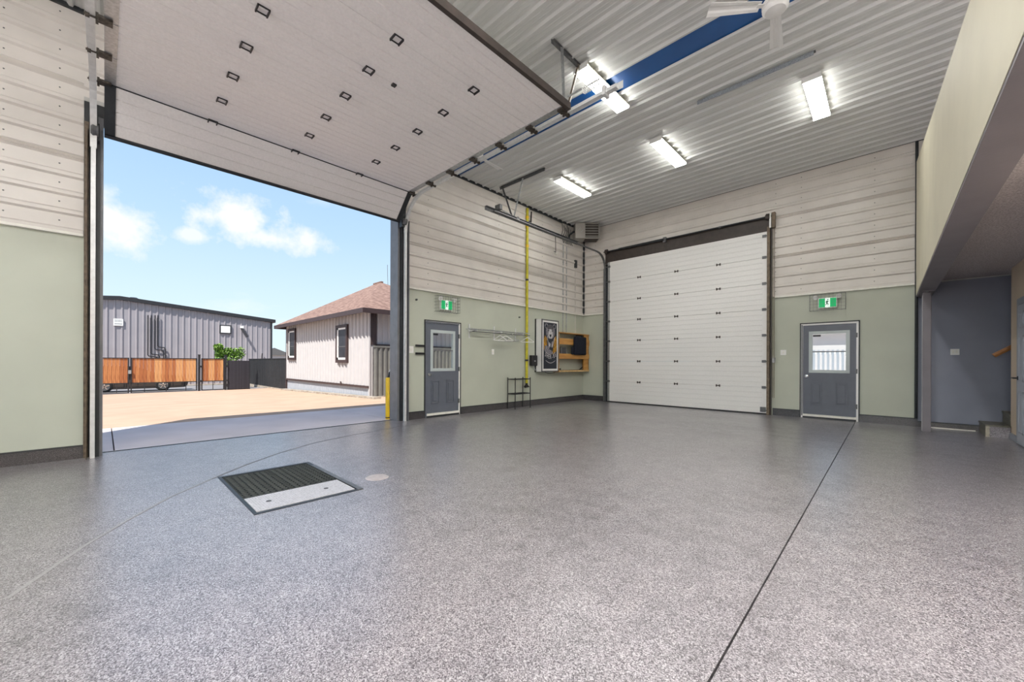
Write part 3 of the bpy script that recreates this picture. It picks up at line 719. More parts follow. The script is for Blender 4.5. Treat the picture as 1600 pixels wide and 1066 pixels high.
track1(4.375, 1, 'bright steel overhead track right of the open doorway and raised door')
track1(-.105, -1, 'steel overhead track at left edge of the open doorway')
MB().box(0, 0, 0, 0, 0, 0)
# drum brackets at the doorway corners
for yy, lb in ((4.33, 'dark cable drum bracket at right top corner of the open doorway'), (-.09, 'dark cable drum bracket at left top corner of the open doorway')):
    t = thing('drum_bracket', lb, 'bracket', (XL, yy, 4.15))
    MB().box(XL, XL + .12, yy - .05, yy + .04, 4.06, 4.28).build('bracket_plate', 'dark', t)
    MB().lathe((XL + .14, yy - .04, 4.17), [(.05, 0), (.07, .02), (.06, .05), (.07, .07)], 16, (0, 1, 0)).build('drum', 'galvd', t)

# ceiling hangers
def hanger(label, ang, struts, mats=('galvd', 'galv', 'tan')):
    t = thing('track_hanger', label, 'hanger', ang[0])
    a, b = Vector(ang[0]), Vector(ang[1])
    MB().bar(a, b, .05, .012).bar(a + Vector((0, 0, -.03)), b + Vector((0, 0, -.03)), .012, .06).build('ceiling_angle', mats[0], t)
    for i, (p, q) in enumerate(struts):
        MB().bar(p, q, .038, .006).bar(Vector(p) + Vector((.016, 0, 0)), Vector(q) + Vector((.016, 0, 0)), .006, .03).build('strut', mats[1 + i % 2], t)
    return t
hanger('angle hanger with two struts from ceiling to the raised door corner', ((-3.33, 4.22, ZC - .03), (-3.33, 4.92, ZC - .03)),
       (((-3.31, 4.42, ZC - .05), (-3.22, 4.36, 4.70)), ((-3.33, 4.86, ZC - .05), (-3.20, 4.40, 4.70))))
hanger('dull hanger with two struts above the left track of the closed door', ((-7.10, 6.93, ZC - .03), (-5.65, 6.93, ZC - .03)),
       (((-7.0, 6.90, ZC - .05), (-6.58, 6.82, 4.78)), ((-6.32, 6.92, ZC - .05), (-6.55, 6.86, 4.78))), ('galvd', 'galvd', 'galv'))
M['zinc'] = mat('bright zinc angle', (.40, .44, .49), .4, .3, ns=60, na=.4)
ps = thing('perforated_strip', 'perforated steel angle lying flat on the ceiling below the white fan', 'bracket', (-1.55, 6.96, ZC - .03))
g = MB(); xs = -2.34
while xs < -.79:
    g.box(xs, xs + .012, 6.935, 6.985, ZC - .046, ZC - .040); g.box(xs + .012, xs + .04, 6.935, 6.951, ZC - .046, ZC - .040); g.box(xs + .012, xs + .04, 6.969, 6.985, ZC - .046, ZC - .040); xs += .04
g.box(-2.34, -.77, 6.93, 6.935, ZC - .095, ZC - .03)
g.build('slotted_angle', 'zinc', ps)
for x in (-2.3, -1.55, -.8): MB().box(x, x + .05, 6.93, 6.985, ZC - .044, ZC - .036).build('screw_tab', 'galvd', ps)

# ------------------------------------------------------------------ ceiling lights
def light(x, y, label, group=None, ln=1.28, wd=.235, zt_=ZC - .030, dm='lamp'):
    t = thing('ceiling_light', label, 'ceiling light', (x, y, zt_ + .03), group)
    g = MB(); g.prism([(x - wd/2 + .02, y - ln/2, zt_), (x + wd/2 - .02, y - ln/2, zt_), (x + wd/2, y - ln/2, zt_ - .05), (x - wd/2, y - ln/2, zt_ - .05)], 0, (0, ln, 0)); g.build('housing', 'lampw', t)
    for q0 in (y - ln/2 - .006, y + ln/2): MB().box(x - wd/2 - .004, x + wd/2 + .004, q0, q0 + .006, zt_ - .085, zt_).build('end_cap', 'white', t)
    g = MB(); g.prism([(x - wd/2, y - ln/2, zt_ - .052), (x + wd/2, y - ln/2, zt_ - .052), (x + wd/2 - .012, y - ln/2, zt_ - .085), (x - wd/2 + .012, y - ln/2, zt_ - .085)], 0, (0, ln, 0)); g.build('diffuser', dm, t)
    return t
light(-3.31, 5.53, 'lit tube light crossing the blue gap behind the track end')
light(-3.31, 8.14, 'lit tube light in the middle of the ceiling, nearer the back wall')
light(-5.69, 8.10, 'lit tube light nearest the corner heater')
light(-.86, 8.14, 'lit tube light right of the others, above the back charcoal door')
for x, y in ((-.86, 1.4), (-.86, -.4), (-.86, -2.2), (-.30, -3.8), (2.6, -2.0), (2.6, 1.5), (2.6, 5.5)):  # unseen fill lights added to brighten the back wall and near floor
    light(x, y, 'added fill light on the ceiling out of frame', 'added ceiling fill lights out of frame', dm='fill_lamp')
for y in (-1.2, 1.6, 4.1): light(1.02, y, 'added fill light under the mezzanine out of frame', 'added mezzanine fill lights out of frame', zt_=2.83, ln=1.0, wd=.16, dm='fill_lamp')  # unseen fill lights added to brighten the space below the soffit

# ------------------------------------------------------------------ ceiling fans
def fan(x, y, rot, label):
    zf = 5.16
    t = thing('ceiling_fan', label, 'ceiling fan', (x, y, ZC - .03))
    MB().lathe((x, y, ZC - .03), [(.065, 0), (.06, -.05), (.025, -.08)], 18).build('canopy', 'white', t, smooth=True)
    MB().tube([(x, y, ZC - .1), (x, y, zf + .09)], .014, 10, (1, 0, 0)).build('down_rod', 'white', t)
    MB().lathe((x, y, zf - .07), [(.02, -.015), (.10, 0), (.125, .03), (.125, .05), (.118, .052), (.118, .06), (.128, .062), (.128, .10), (.09, .15), (.03, .17)], 28).build('motor_housing', 'white', t, smooth=True)
    for k in range(3):
        a = rot + 2*PI*k/3; d = Vector((math.cos(a), math.sin(a), 0)); s = Vector((-math.sin(a), math.cos(a), 0)); c = Vector((x, y, zf))
        sl = math.radians(14); sv = s * math.cos(sl) + Vector((0, 0, math.sin(sl))); up = d.cross(sv)
        MB().obox(c + d*.13, d, s, (0, 0, 1), .06, .025, .004).build('blade_iron', 'white', t)
        g = MB(); n = 8; vs = []
        for i in range(n + 1):
            r = .16 + (.70 - .16) * i / n; w = .052 + .022 * i / n
            for j in range(9):
                q = -1 + 2 * j / 8; bend = .008 * math.cos(q * PI * 1.0) - (.004 if j in (2, 6) else 0)
                vs.append(c + d*r + sv*(q*w) + Vector((0, 0, bend)))
        fs = [(i*9+j, i*9+j+1, (i+1)*9+j+1, (i+1)*9+j) for i in range(n) for j in range(8)]
        m_ = len(vs); vs2 = [v + Vector((0, 0, .006)) for v in vs]
        g.add(vs + vs2, fs + [tuple(q + m_ for q in f[::-1]) for f in fs] + [(n*9+j, n*9+j+1, n*9+j+1+m_, n*9+j+m_) for j in range(8)] + [(i*9, (i+1)*9, (i+1)*9+m_, i*9+m_) for i in range(n)] + [(i*9+8, (i+1)*9+8, (i+1)*9+8+m_, i*9+8+m_) for i in range(n)])
        g.build('blade', 'white', t)
    return t
fan(-.90, 5.07, math.radians(99), 'white three-blade ceiling fan at top of frame near the blue gap')
fan(-5.62, 4.86, math.radians(95), 'white ceiling fan mostly hidden behind the raised door track')

# ------------------------------------------------------------------ exit signs in cages
def exitsign(label, wall, u, z):
    t = thing('exit_sign', label, 'exit sign', (XL, u, z) if wall == 'x' else (u, YB, z))
    def P(a, d, zz): return (XL + d, u + a, z + zz) if wall == 'x' else (u + a, YB - d, z + zz)
    def bx(a0, a1, d0, d1, z0, z1, mb=None):
        mb = mb or MB(); p, q = P(a0, d0, z0), P(a1, d1, z1); mb.box(p[0], q[0], p[1], q[1], p[2], q[2]); return mb
    bx(-.165, .165, 0.005, .06, -.115, .115).build('sign_case', 'white', t, bevel=.004)
    bx(-.150, -.045, .06, .066, -.098, .098).build('green_panel', 'signg', t); bx(.045, .150, .06, .066, -.098, .098).build('green_panel', 'signg', t)
    bx(-.045, .045, .06, .065, -.098, .098).build('white_panel', 'signw', t)
    g = MB()   # running figure
    s = -1
    def q(a, b): return P(a, .067, b)
    def limb(a, b, w): 
        g.bar(q(*a), q(*b), w, .003, (1, 0, 0) if wall == 'x' else (0, 1, 0))
    limb((-.002, .045), (-.010, -.010), .026); limb((-.004, .040), (.022, .022), .011); limb((.022, .022), (.034, .036), .010)
    limb((-.004, .040), (-.030, .026), .011); limb((-.030, .026), (-.034, .006), .010)
    limb((-.010, -.010), (.014, -.030), .014); limb((.014, -.030), (.008, -.062), .012)
    limb((-.010, -.010), (-.018, -.042), .014); limb((-.018, -.042), (-.040, -.052), .011)
    c = q(.006, .066); g.lathe(c, [(.013, 0), (.013, .002)], 12, (1, 0, 0) if wall == 'x' else (0, -1, 0))
    g.build('running_figure', mat('dark green figure', (.0, .05, .03), .5, ns=4), t)
    for a in (-.20, .19):
        g = MB(); c = Vector(P(a, .09, .135)); dv = Vector((.8, .25 if a > 0 else -.3, -.35)) if wall == 'x' else Vector((.4 if a > 0 else -.4, -.8, -.35))
        g.lathe(c, [(.026, -.045), (.036, -.02), (.052, .03)], 16, dv); g.build('lamp_head', 'white', t, smooth=True)
    # wire cage
    g = MB(); w = .0032; A, Dp, Z0, Z1_ = .31, .16, -.17, .19
    def wire(p, q_): g.bar(P(*p), P(*q_), w, w)
    n = 9
    for k in range(n + 1):
        a = -A + 2*A*k/n; wire((a, Dp, Z0), (a, Dp, Z1_)); wire((a, .0, Z0), (a, Dp, Z0)); wire((a, 0, Z1_), (a, Dp, Z1_))
    for k in range(6):
        zz = Z0 + (Z1_-Z0)*k/5; wire((-A, Dp, zz), (A, Dp, zz)); wire((-A, 0, zz), (-A, Dp, zz)); wire((A, 0, zz), (A, Dp, zz))
    for k in (1, 2):
        d = Dp*k/3; wire((-A, d, Z0), (A, d, Z0)); wire((-A, d, Z1_), (A, d, Z1_)); wire((-A, d, Z0), (-A, d, Z1_)); wire((A, d, Z0), (A, d, Z1_))
    g.build('wire_guard', 'galvd', t)
exitsign('caged green running-man exit sign above the left charcoal door', 'x', 5.48, 2.56)
exitsign('caged green running-man exit sign above the back charcoal door', 'y', -.975, 2.60)

# grab bars beside the left door
for z, lb in ((1.60, 'upper black grab bar beside the left charcoal door'), (1.43, 'lower black grab bar beside the left charcoal door')):
    t = thing('grab_bar', lb, 'bar', (XL, 4.80, z))
    MB().box(XL + .03, XL + .055, 4.665, 4.915, z - .022, z + .022).build('bar', 'black', t, bevel=.004)
    for yy in (4.70, 4.88): MB().box(XL, XL + .03, yy - .012, yy + .012, z - .012, z + .012).build('standoff', 'black', t)

# ------------------------------------------------------------------ clothes rail with hangers
rk = thing('clothes_rail', 'chrome wall rail with three brackets and double bars', 'rail', (XL, 7.15, 1.9))
g = MB()
for yy in (6.20, 7.04, 7.85):
    MB().box(XL, XL + .012, yy - .02, yy + .02, 1.84, 2.18).box(XL, XL + .30, yy - .008, yy + .008, 1.99, 2.03).build('bracket', 'rail_s', rk)
for d, z in ((.27, 2.04), (.17, 2.05), (.08, 2.05)):
    MB().tube([(XL + d, 6.05, z), (XL + d, 8.12, z)], .011, 8).build('bar', 'galv', rk)
MB().tube([(XL + .30, 6.05, 1.98), (XL + .30, 8.12, 1.98)], .010, 8).build('hanging_bar', 'galvd', rk)
def hanger_(y, rz, label, m='white'):
    t = thing('clothes_hanger', label, 'hanger', (XL + .30, y, 1.98), 'hangers on the clothes rail')
    c = Vector((XL + .30, y, 1.97)); d = Vector((math.cos(rz), math.sin(rz), 0))
    hk = [c + Vector((0, 0, .028)) + d*(.024*math.cos(a)) + Vector((0, 0, .024*math.sin(a)-.014)) for a in [x*PI/6 for x in range(-1, 7)]]
    MB().tube([c + Vector((0, 0, -.045)), c + Vector((0, 0, -.02))] + [c + Vector((0, 0, -.01)) + d*.014] + hk, .0035, 6).build('hook', 'chrome', t)
    e1 = c + Vector((0, 0, -.16)) + d*.2; e2 = c + Vector((0, 0, -.16)) - d*.2; tp = c + Vector((0, 0, -.045))
    MB().tube([tp, tp + d*.05 + Vector((0, 0, -.02)), e1, e1 - d*.02 + Vector((0, 0, -.012)), e2 + d*.02 + Vector((0, 0, -.012)), e2, tp - d*.05 + Vector((0, 0, -.02)), tp], .010, 6).build('shoulder_frame', m, t)
hanger_(6.98, 1.35, 'leftmost white hanger on the chrome clothes rail, nearly flat to the wall')
hanger_(7.18, .95, 'middle white hanger on the chrome clothes rail, just right of the leftmost')
hanger_(7.40, .55, 'third white hanger on the chrome clothes rail, angled outward', 'galv')
hanger_(8.02, 1.2, 'white hanger beside the yellow gas pipe on the clothes rail')

# ------------------------------------------------------------------ gas pipe
gp = thing('gas_pipe', 'tall yellow gas pipe running up the left wall', 'pipe', (XL + .06, 8.265, .6))
MB().tube([(XL + .06, 8.265, .66), (XL + .06, 8.265, 5.60)], .038, 12, (1, 0, 0)).build('riser', 'yellow', gp, smooth=True)
MB().tube([(XL + .06, 8.265, .68), (XL + .06, 8.265, .60), (XL + .06, 8.30, .565), (XL + .06, 8.19, .56)], .033, 10, (1, 0, 0)).build('drip_leg', 'black', gp)
MB().lathe((XL + .06, 8.265, .56), [(.05, 0), (.05, .05)], 12).build('end_cap', 'black', gp)
for z in (1.28, 3.55, 1.46): MB().lathe((XL + .06, 8.265, z), [(.044, 0), (.047, .015), (.044, .05 if z < 1.4 or z > 3 else .02)], 12).build('coupling', 'black' if z != 1.46 else 'yellow', gp)
for z in (5.05, 4.5, 5.3): MB().lathe((XL + .06, 8.265, z), [(.046, 0), (.046, .07)], 12).build('coupling', 'safety', gp)
tag(MB().tube([(XL + .075, 8.35, 5.60), (XL + .075, 9.0, 5.62), (XL + .075, 9.85, 5.60)], .014, 8).build('branch_pipe', 'dark'), 'thin dark pipe along the top of the left wall beside the yellow gas pipe', 'pipe')
MB().tube([(XL + .06, 8.26, 5.25), (XL + .06, 8.42, 5.25), (XL + .06, 8.44, 5.55)], .018, 8, (1, 0, 0)).build('valve_branch', 'black', gp)

bx_ = thing('control_box', 'small black control box left of the lit poster sign', 'box', (XL, 8.57, 1.14))
MB().box(XL, XL + .11, 8.44, 8.68, 1.15, 1.45).build('housing', 'black', bx_, bevel=.01)
MB().box(XL + .11, XL + .113, 8.53, 8.60, 1.27, 1.30).build('label_strip', 'galv', bx_)
MB().tube([(XL + .05, 8.60, 1.15), (XL + .06, 8.62, 1.04), (XL + .06, 8.70, 1.0), (XL + .05, 8.74, 1.06)], .008, 6, (1, 0, 0)).build('cable', 'galv', bx_)

# ------------------------------------------------------------------ wire stand
ws = thing('wire_stand', 'low black two-tier wire stand under the yellow gas pipe', 'stand', (-7.25, 7.88, 0))
x0, x1, y0, y1 = -7.375, -7.10, 7.52, 8.12
for x, y in ((x0, y0), (x1, y0), (x0, y1), (x1, y1)):
    MB().tube([(x, y, 0), (x, y, .82)], .012, 8, (1, 0, 0)).build('leg', 'black', ws)
    MB().lathe((x, y, .82), [(.016, 0), (.012, .015)], 8).build('leg_cap', 'black', ws)
for z in (.79, .40):
    g = MB()
    for a, b in (((x0, y0, z), (x1, y0, z)), ((x1, y0, z), (x1, y1, z)), ((x1, y1, z), (x0, y1, z)), ((x0, y1, z), (x0, y0, z))): g.bar(a, b, .012, .022)
    for k in range(1, 7): g.bar((x0 + (x1-x0)*k/7, y0, z), (x0 + (x1-x0)*k/7, y1, z), .005, .005)
    g.build('wire_shelf', 'black', ws)

# ------------------------------------------------------------------ light-box sign
sg = thing('lightbox_sign', 'tall light box sign with grey bear in orange jacket', 'sign', (XL, 9.1, .98))
Ya, Yb_, Za, Zb_, Xf = 8.70, 9.495, .975, 2.50, XL + .25
MB().box(XL + .02, Xf - .015, Ya, Yb_, Za, Zb_).build('case', 'white', sg)
g = MB(); fr = .03
g.box(Xf - .02, Xf, Ya, Ya + fr, Za, Zb_); g.box(Xf - .02, Xf, Yb_ - fr, Yb_, Za, Zb_); g.box(Xf - .02, Xf, Ya, Yb_, Za, Za + fr); g.box(Xf - .02, Xf, Ya, Yb_, Zb_ - fr, Zb_)
g.box(XL + .0, XL + .03, Ya - .012, Yb_ + .01, Za - .012, Zb_ + .012)
g.build('frame', 'galvd', sg)
MB().box(XL, XL + .035, Ya - .02, Ya, Za - .015, Zb_ + .015).build('back_edge', 'black', sg)
MB().box(Xf - .016, Xf - .008, Ya + fr, Yb_ - fr, Za + fr, Zb_ - fr).build('white_border', 'white', sg)
ia, ib, ja, jb = Ya + .085, Yb_ - .085, Za + .085, Zb_ - .085
art = MB().box(Xf - .008, Xf - .005, ia, ib, ja, jb).build('printed_panel', 'ink', sg)
lay = [Xf - .005]
def flat(pts, m, name='print_shape'):
    """pts in panel units: u 0..1 left-right, v 0..1 bottom-top"""
    poly = [(lay[0], ia + (ib-ia)*u, ja + (jb-ja)*v) for u, v in pts]
    lay[0] += .0006
    g = MB(); n = len(poly); g.prism(poly, 0, (.0006, 0, 0)); return g.build(name, m, art)
def ell(cu, cv, ru, rv, n=20, a0=0, a1=2*PI): return [(cu + ru*math.cos(a0 + (a1-a0)*k/n), cv + rv*math.sin(a0 + (a1-a0)*k/n)) for k in range(n)]
flat([(.03, .42), (.0, .62), (.10, .72), (.24, .66), (.36, .52), (.50, .46), (.64, .52), (.76, .66), (.92, .72), (1.0, .62), (.98, .40), (.80, .33), (.50, .31), (.20, .33)], 'orange')
flat([(.22, .60), (.32, .68), (.68, .68), (.78, .60), (.70, .40), (.50, .34), (.30, .40)], 'ink')
flat([(.05, .40), (.10, .50), (.26, .50), (.40, .42), (.60, .40), (.72, .34), (.50, .31), (.20, .32)], 'grey3')
for cu in (.20, .80): flat(ell(cu, .925, .125, .055), 'grey3'); flat(ell(cu, .92, .075, .034), 'ink')
flat(ell(.5, .80, .34, .155), 'grey3', 'bear_head')
flat(ell(.5, .895, .24, .055), mat('sign dark fur', (.10, .095, .11), .6, ns=30, na=.5), 'bear_brow')
flat([(.36, .80), (.42, .86), (.58, .86), (.64, .80), (.68, .72), (.60, .655), (.40, .655), (.32, .72)], 'greyl', 'bear_muzzle')
flat([(.42, .745), (.58, .745), (.55, .70), (.50, .675), (.45, .70)], 'ink', 'bear_nose')
flat([(.40, .655), (.60, .655), (.55, .635), (.45, .635)], 'ink', 'bear_mouth')
for cu in (.36, .64): flat(ell(cu, .825, .045, .013), 'ink', 'bear_eye')
flat([(.40, .58), (.50, .54), (.48, .47), (.38, .49)], 'greyl'); flat([(.60, .58), (.66, .61), (.63, .50), (.56, .46)], 'greyl')
flat([(.22, .70), (.25, .70), (.40, .47), (.37, .47)], 'greyl'); flat([(.80, .70), (.83, .68), (.64, .46), (.61, .47)], 'greyl')
flat(ell(.30, .455, .13, .03), 'grey3')
txt = 'SHER-BE'
for i, ch in enumerate(txt):
    cu = bpy.data.curves.new('t', 'FONT'); cu.body = ch; cu.size = .16; cu.align_x = 'CENTER'; cu.extrude = .0012; cu.offset = .0015
    to = bpy.data.objects.new('t', cu); COL.objects.link(to); bpy.context.view_layer.update()
    me = bpy.data.meshes.new_from_object(to); bpy.data.objects.remove(to); me.name = 'letter'; me.materials.clear(); me.materials.append(M['greyl'])
    th = (i - 3) / 3.0; u = .5 + .40*th; v = .215 + .055*th*th
    lt = put(me, 'letter', art, (lay[0] + .001, ia + (ib-ia)*u, ja + (jb-ja)*v))
    lt.matrix_local = Matrix.Translation(Vector((lay[0] + .001, ia + (ib-ia)*u, ja + (jb-ja)*v)) - ORG[art.name]) @ Matrix(((0, 0, 1, 0), (1, 0, 0, 0), (0, 1, 0, 0), (0, 0, 0, 1))) @ Matrix.Rotation(math.radians(22*th), 4, 'Z') @ Matrix.Diagonal((.66, 1.15, 1, 1))
flat([(.14 + .72*k/12, .175 - .055*math.sin(PI*k/12)) for k in range(13)] + [(.86 - .72*k/12, .187 - .055*math.sin(PI*k/12)) for k in range(13)], 'greyl', 'underline_arc')
MB().tube([(Xf - .1, 8.95, .975), (Xf - .1, 9.1, .92), (Xf - .1, 9.4, .93), (Xf - .1, 9.5, .99)], .008, 6, (1, 0, 0)).build('cable', 'dark', sg)

# ------------------------------------------------------------------ pine wall shelf
sf = thing('pine_shelf', 'varnished pine pallet-style shelf in the corner beside the bear sign', 'shelf', (XL, 10.3, .95))
Xs = XL + .26; ya, yb = 9.52, 11.16
MB().box(XL + .005, Xs, ya, yb, 2.145, 2.175).build('top_board', 'wood', sf, bevel=.003)
MB().box(XL + .005, Xs, ya, yb, .955, .985).build('bottom_board', 'wood', sf, bevel=.003)
MB().box(XL + .005, Xs - .022, yb - .02, yb, .985, 2.145).build('side_board', 'wood', sf)
MB().box(XL + .005, Xs - .022, ya, ya + .02, .985, 2.145).build('side_board', 'wood', sf)
MB().box(Xs - .045, Xs - .022, 10.88, yb - .0, .985, 2.145).build('front_upright', 'wood', sf)
MB().box(Xs - .022, Xs, ya, yb + .0, 1.80, 1.985).build('front_slat', 'wood', sf, bevel=.003)
MB().box(Xs - .022, Xs, ya, yb + .0, 1.36, 1.52).build('front_slat', 'wood', sf, bevel=.003)
MB().box(XL + .005, Xs - .05, ya + .02, yb - .02, 1.36, 1.38).build('middle_board', 'wood', sf)
MB().box(Xs - .01, Xs + .002, ya, yb, .955, 1.01).build('bottom_lip', mat('pale pine edge', (.70, .48, .22), .5, ns=9, na=.3), sf)
jk = thing('bag', 'dark navy bag hanging on the front of the pine shelf', 'bag', (Xs + .04, 10.55, 1.48))
g = MB(); g.box(Xs + .004, Xs + .11, 10.22, 10.84, 1.49, 2.07); g.build('body', 'navy', jk, bevel=.03)
MB().box(Xs + .11, Xs + .118, 10.29, 10.79, 1.55, 1.80).build('front_pocket', 'navy', jk, bevel=.003)
MB().box(Xs + .004, Xs + .06, 10.10, 10.22, 1.50, 1.74).build('side_pouch', 'navy', jk, bevel=.02)
MB().tube([(Xs + .02, 10.35, 2.06), (Xs + .02, 10.38, 2.10), (Xs + .02, 10.66, 2.10), (Xs + .02, 10.70, 2.06)], .012, 6, (1, 0, 0)).build('carry_strap', 'black', jk)
t = thing('shelf_radio', 'grey ribbed box on the pine shelf left of the navy bag', 'box', (XL + .12, 9.82, 1.38))
MB().box(XL + .06, XL + .20, 9.70, 9.96, 1.382, 1.72).build('body', 'galvd', t, bevel=.01)
for k in range(6): MB().box(XL + .20, XL + .206, 9.73, 9.93, 1.44 + .045*k, 1.46 + .045*k).build('grille_slat', 'dark', t)
t = tag(MB().tube([(XL + .14, 9.70, 1.005), (XL + .14, 10.75, 1.008), (XL + .14, 10.95, 1.10)], .015, 8).build('tool_bar', 'dark'), 'dark bent bar lying on the pine shelf bottom', 'tool')
t = tag(MB().box(XL + .10, XL + .20, 9.62, 9.70, .987, 1.07).build('tool_holder', 'black', bevel=.01), 'small black block at left of the pine shelf bottom', 'tool')
t = tag(MB().tube([(XL + .10, 10.02, 1.385), (XL + .12, 10.1, 1.42), (XL + .12, 10.02, 1.47), (XL + .1, 9.99, 1.42)], .012, 6, (1, 0, 0)).build('cord_coil', 'black'), 'black cord coil on the pine shelf beside the grey box', 'cord')

# ------------------------------------------------------------------ corner heater + conduits
ht = thing('unit_heater', 'grey unit heater with dark louvres in the ceiling corner', 'heater', (-6.95, 10.65, 5.15))
c = Vector((-6.83, 10.50, 0)); FZ0, FZ1 = 5.16, 5.645; zc = (FZ0+FZ1)/2; hz = (FZ1-FZ0)/2
M['heat'] = mat('grey heater enamel', (.36, .34, .31), .4, ns=5, na=.1)
def hb(a0, a1, d0, d1, z0, z1, mb=None):
    mb = mb or MB(); mb.obox(c + Rv*((a0+a1)/2) + Fv*((d0+d1)/2) + Vector((0, 0, (z0+z1)/2)), Rv, Fv, (0, 0, 1), abs(a1-a0)/2, abs(d1-d0)/2, (z1-z0)/2); return mb
hb(-.37, -.06, 0, .42, FZ0, FZ1).build('side_case', 'heat', ht)
hb(-.06, .37, .06, .42, FZ0, FZ1).build('rear_case', 'brown', ht)
g = hb(-.06, .39, 0, .06, FZ1 - .03, FZ1); hb(-.06, .39, 0, .06, FZ0, FZ0 + .03, g); hb(.365, .39, 0, .4, FZ0, FZ1, g); g.build('louvre_frame', 'heat', ht)
for k in range(5):
    z = FZ0 + .075 + k*.082; g = MB(); p = c + Rv*.15 + Fv*.025 + Vector((0, 0, z))
    g.obox(p, Rv, Fv*.7 + Vector((0, 0, .45)), Vector((0, 0, 1)), .205, .03, .007); g.build('louvre', 'heat', ht)
g = MB(); g.bar(c + Rv*-.29 - Fv*.01 + Vector((0, 0, zc)), c + Rv*-.22 - Fv*.01 + Vector((0, 0, zc + .08)), .02, .008); g.bar(c + Rv*-.20 - Fv*.01 + Vector((0, 0, zc - .06)), c + Rv*-.13 - Fv*.01 + Vector((0, 0, zc + .02)), .02, .008)
g.build('reflective_sticker', 'galv', ht)
for a in (-.3, .3): MB().tube([c + Rv*a + Fv*.2 + Vector((0, 0, FZ1)), c + Rv*a + Fv*.2 + Vector((0, 0, ZC))], .008, 6, (1, 0, 0)).build('hanger_rod', 'galvd', ht)
MB().tube([(-7.36, 10.2, 5.10), (-7.33, 10.25, 5.3), (-7.25, 10.35, 5.42), (-7.1, 10.5, 5.40)], .03, 8, (1, 0, 0)).build('flex_hose', 'dark', ht)
t = thing('conduit', 'thin grey conduit pair running down the left wall from the heater', 'conduit', (XL + .02, 10.1, 1.0))
MB().tube([(XL + .02, 10.02, 5.3), (XL + .02, 10.02, 2.2)], .014, 8, (1, 0, 0)).build('pipe', 'galv', t)
MB().tube([(XL + .02, 10.20, 5.3), (XL + .02, 10.20, 2.2)], .014, 8, (1, 0, 0)).build('pipe', 'galv', t)
for z in (2.4, 3.4, 4.4):
    for yy in (10.02, 10.20): MB().box(XL, XL + .038, yy - .022, yy + .022, z, z + .02).build('clip', 'galv', t)
t = thing('conduit', 'single thin grey conduit nearest the corner on the left wall', 'conduit', (XL + .02, 10.69, 1.0))
MB().tube([(XL + .02, 10.69, 4.4), (XL + .02, 10.69, 2.2)], .012, 8, (1, 0, 0)).build('pipe', 'liner', t)
MB().box(XL, XL + .06, 10.64, 10.74, 4.35, 4.60).build('junction_box', 'dark', t, bevel=.005)
t = thing('wiring_bundle', 'dark tangle of cables on the left wall beside the heater', 'cables', (XL + .05, 10.1, 5.1))
for k in range(6):
    yy = 9.92 + .09*k; MB().tube([(XL + .04, yy, 5.62 - .05*(k % 3)), (XL + .07, yy + .05*math.sin(k), 5.40), (XL + .05, yy - .04, 5.2), (XL + .08, yy + .06, 5.0)], .009, 6, (1, 0, 0)).build('cable', 'dark', t)
t = thing('sprinkler_pendant', 'small brass fitting hung under the left track of the closed door', 'fitting', (-7.2, 9.4, 4.6))
MB().tube([(-7.40, 9.55, 4.66), (-7.30, 9.5, 4.60), (-6.62, 8.6, 4.75)], .010, 6, (1, 0, 0)).build('arm', 'dark', t)
MB().lathe((-7.38, 9.62, 4.58), [(.03, 0), (.045, .03), (.03, .07)], 12).build('head', 'offw', t)
t = tag(MB().lathe((XL, 8.0, 2.50), [(.022, 0), (.022, .03), (.014, .05)], 10, (1, 0, 0)).build('wall_hook', 'galvd'), 'small dark knob above the clothes rail', 'hook')
t = tag(MB().lathe((XL, 4.70, 2.60), [(.022, 0), (.022, .03), (.014, .05)], 10, (1, 0, 0)).build('wall_hook', 'galvd'), 'small dark knob left of the left exit sign', 'hook')

# ------------------------------------------------------------------ floor drain
dn = thing('floor_drain', 'black grated floor drain with a pale tread plate along its near side', 'drain', (-4.42, 1.3, 0))
x0, x1, y0, y1 = dr
g = MB(); g.box(x0, x1, y0, y1, -.60, -.55); g.box(x0 - .01, x0, y0, y1, -.6, -.13); g.box(x1, x1 + .01, y0, y1, -.6, -.13); g.box(x0, x1, y0 - .01, y0, -.6, -.13); g.box(x0, x1, y1, y1 + .01, -.6, -.13)
g.build('pit', 'black', dn)
g = MB(); w = .035
g.box(x0 - .01, x0 + w, y0 - .01, y1 + .01, -.05, .004); g.box(x1 - w, x1 + .01, y0 - .01, y1 + .01, -.05, .004); g.box(x0 + w, x1 - w, y0 - .01, y0 + w*.5, -.05, .004); g.box(x0 + w, x1 - w, y1 - w, y1 + .01, -.05, .004)
g.build('frame', 'dark', dn)
MB().box(x0 + .2, x1 - .0, y1 - .035, y1 + .012, .004, .007).build('frame_edge', 'galvd', dn)
xp = -4.16      # tread plate from here towards +x
M['tread'] = mat('pale tread plate', (.62, .60, .62), .4, .2, ns=60, na=.25)
M['grate'] = mat('black grate bars', (.007, .009, .009), .65, ns=40, na=.4, spec=.25)
ys = y0 + .045; k = 0
bm_ = rawmesh(MB().box(x0 + w, xp, -.004, .004, -.045, 0), 'grate_bar', 'grate')
for o_ in [0]: pass
while ys < y1 - .03:
    put(bm_, 'grate_bar', dn, (0, ys, -.002)); ys += .052
cb = rawmesh(MB().box(-.0035, .0035, y0 + .02, y1 - .03, -.02, .001), 'cross_bar', mat('worn grate bars', (.09, .10, .095), .5, .2, ns=30, na=.5))
xs = x0 + .07
while xs < xp - .02: put(cb, 'cross_bar', dn, (xs, 0, .001)); xs += .062
pl = MB().box(xp, x1 - .05, y0 + .02, y1 - .05, -.008, .006).build('tread_plate', 'tread', dn)
g = MB()
nx = 0; yy = y0 + .04
i = 0
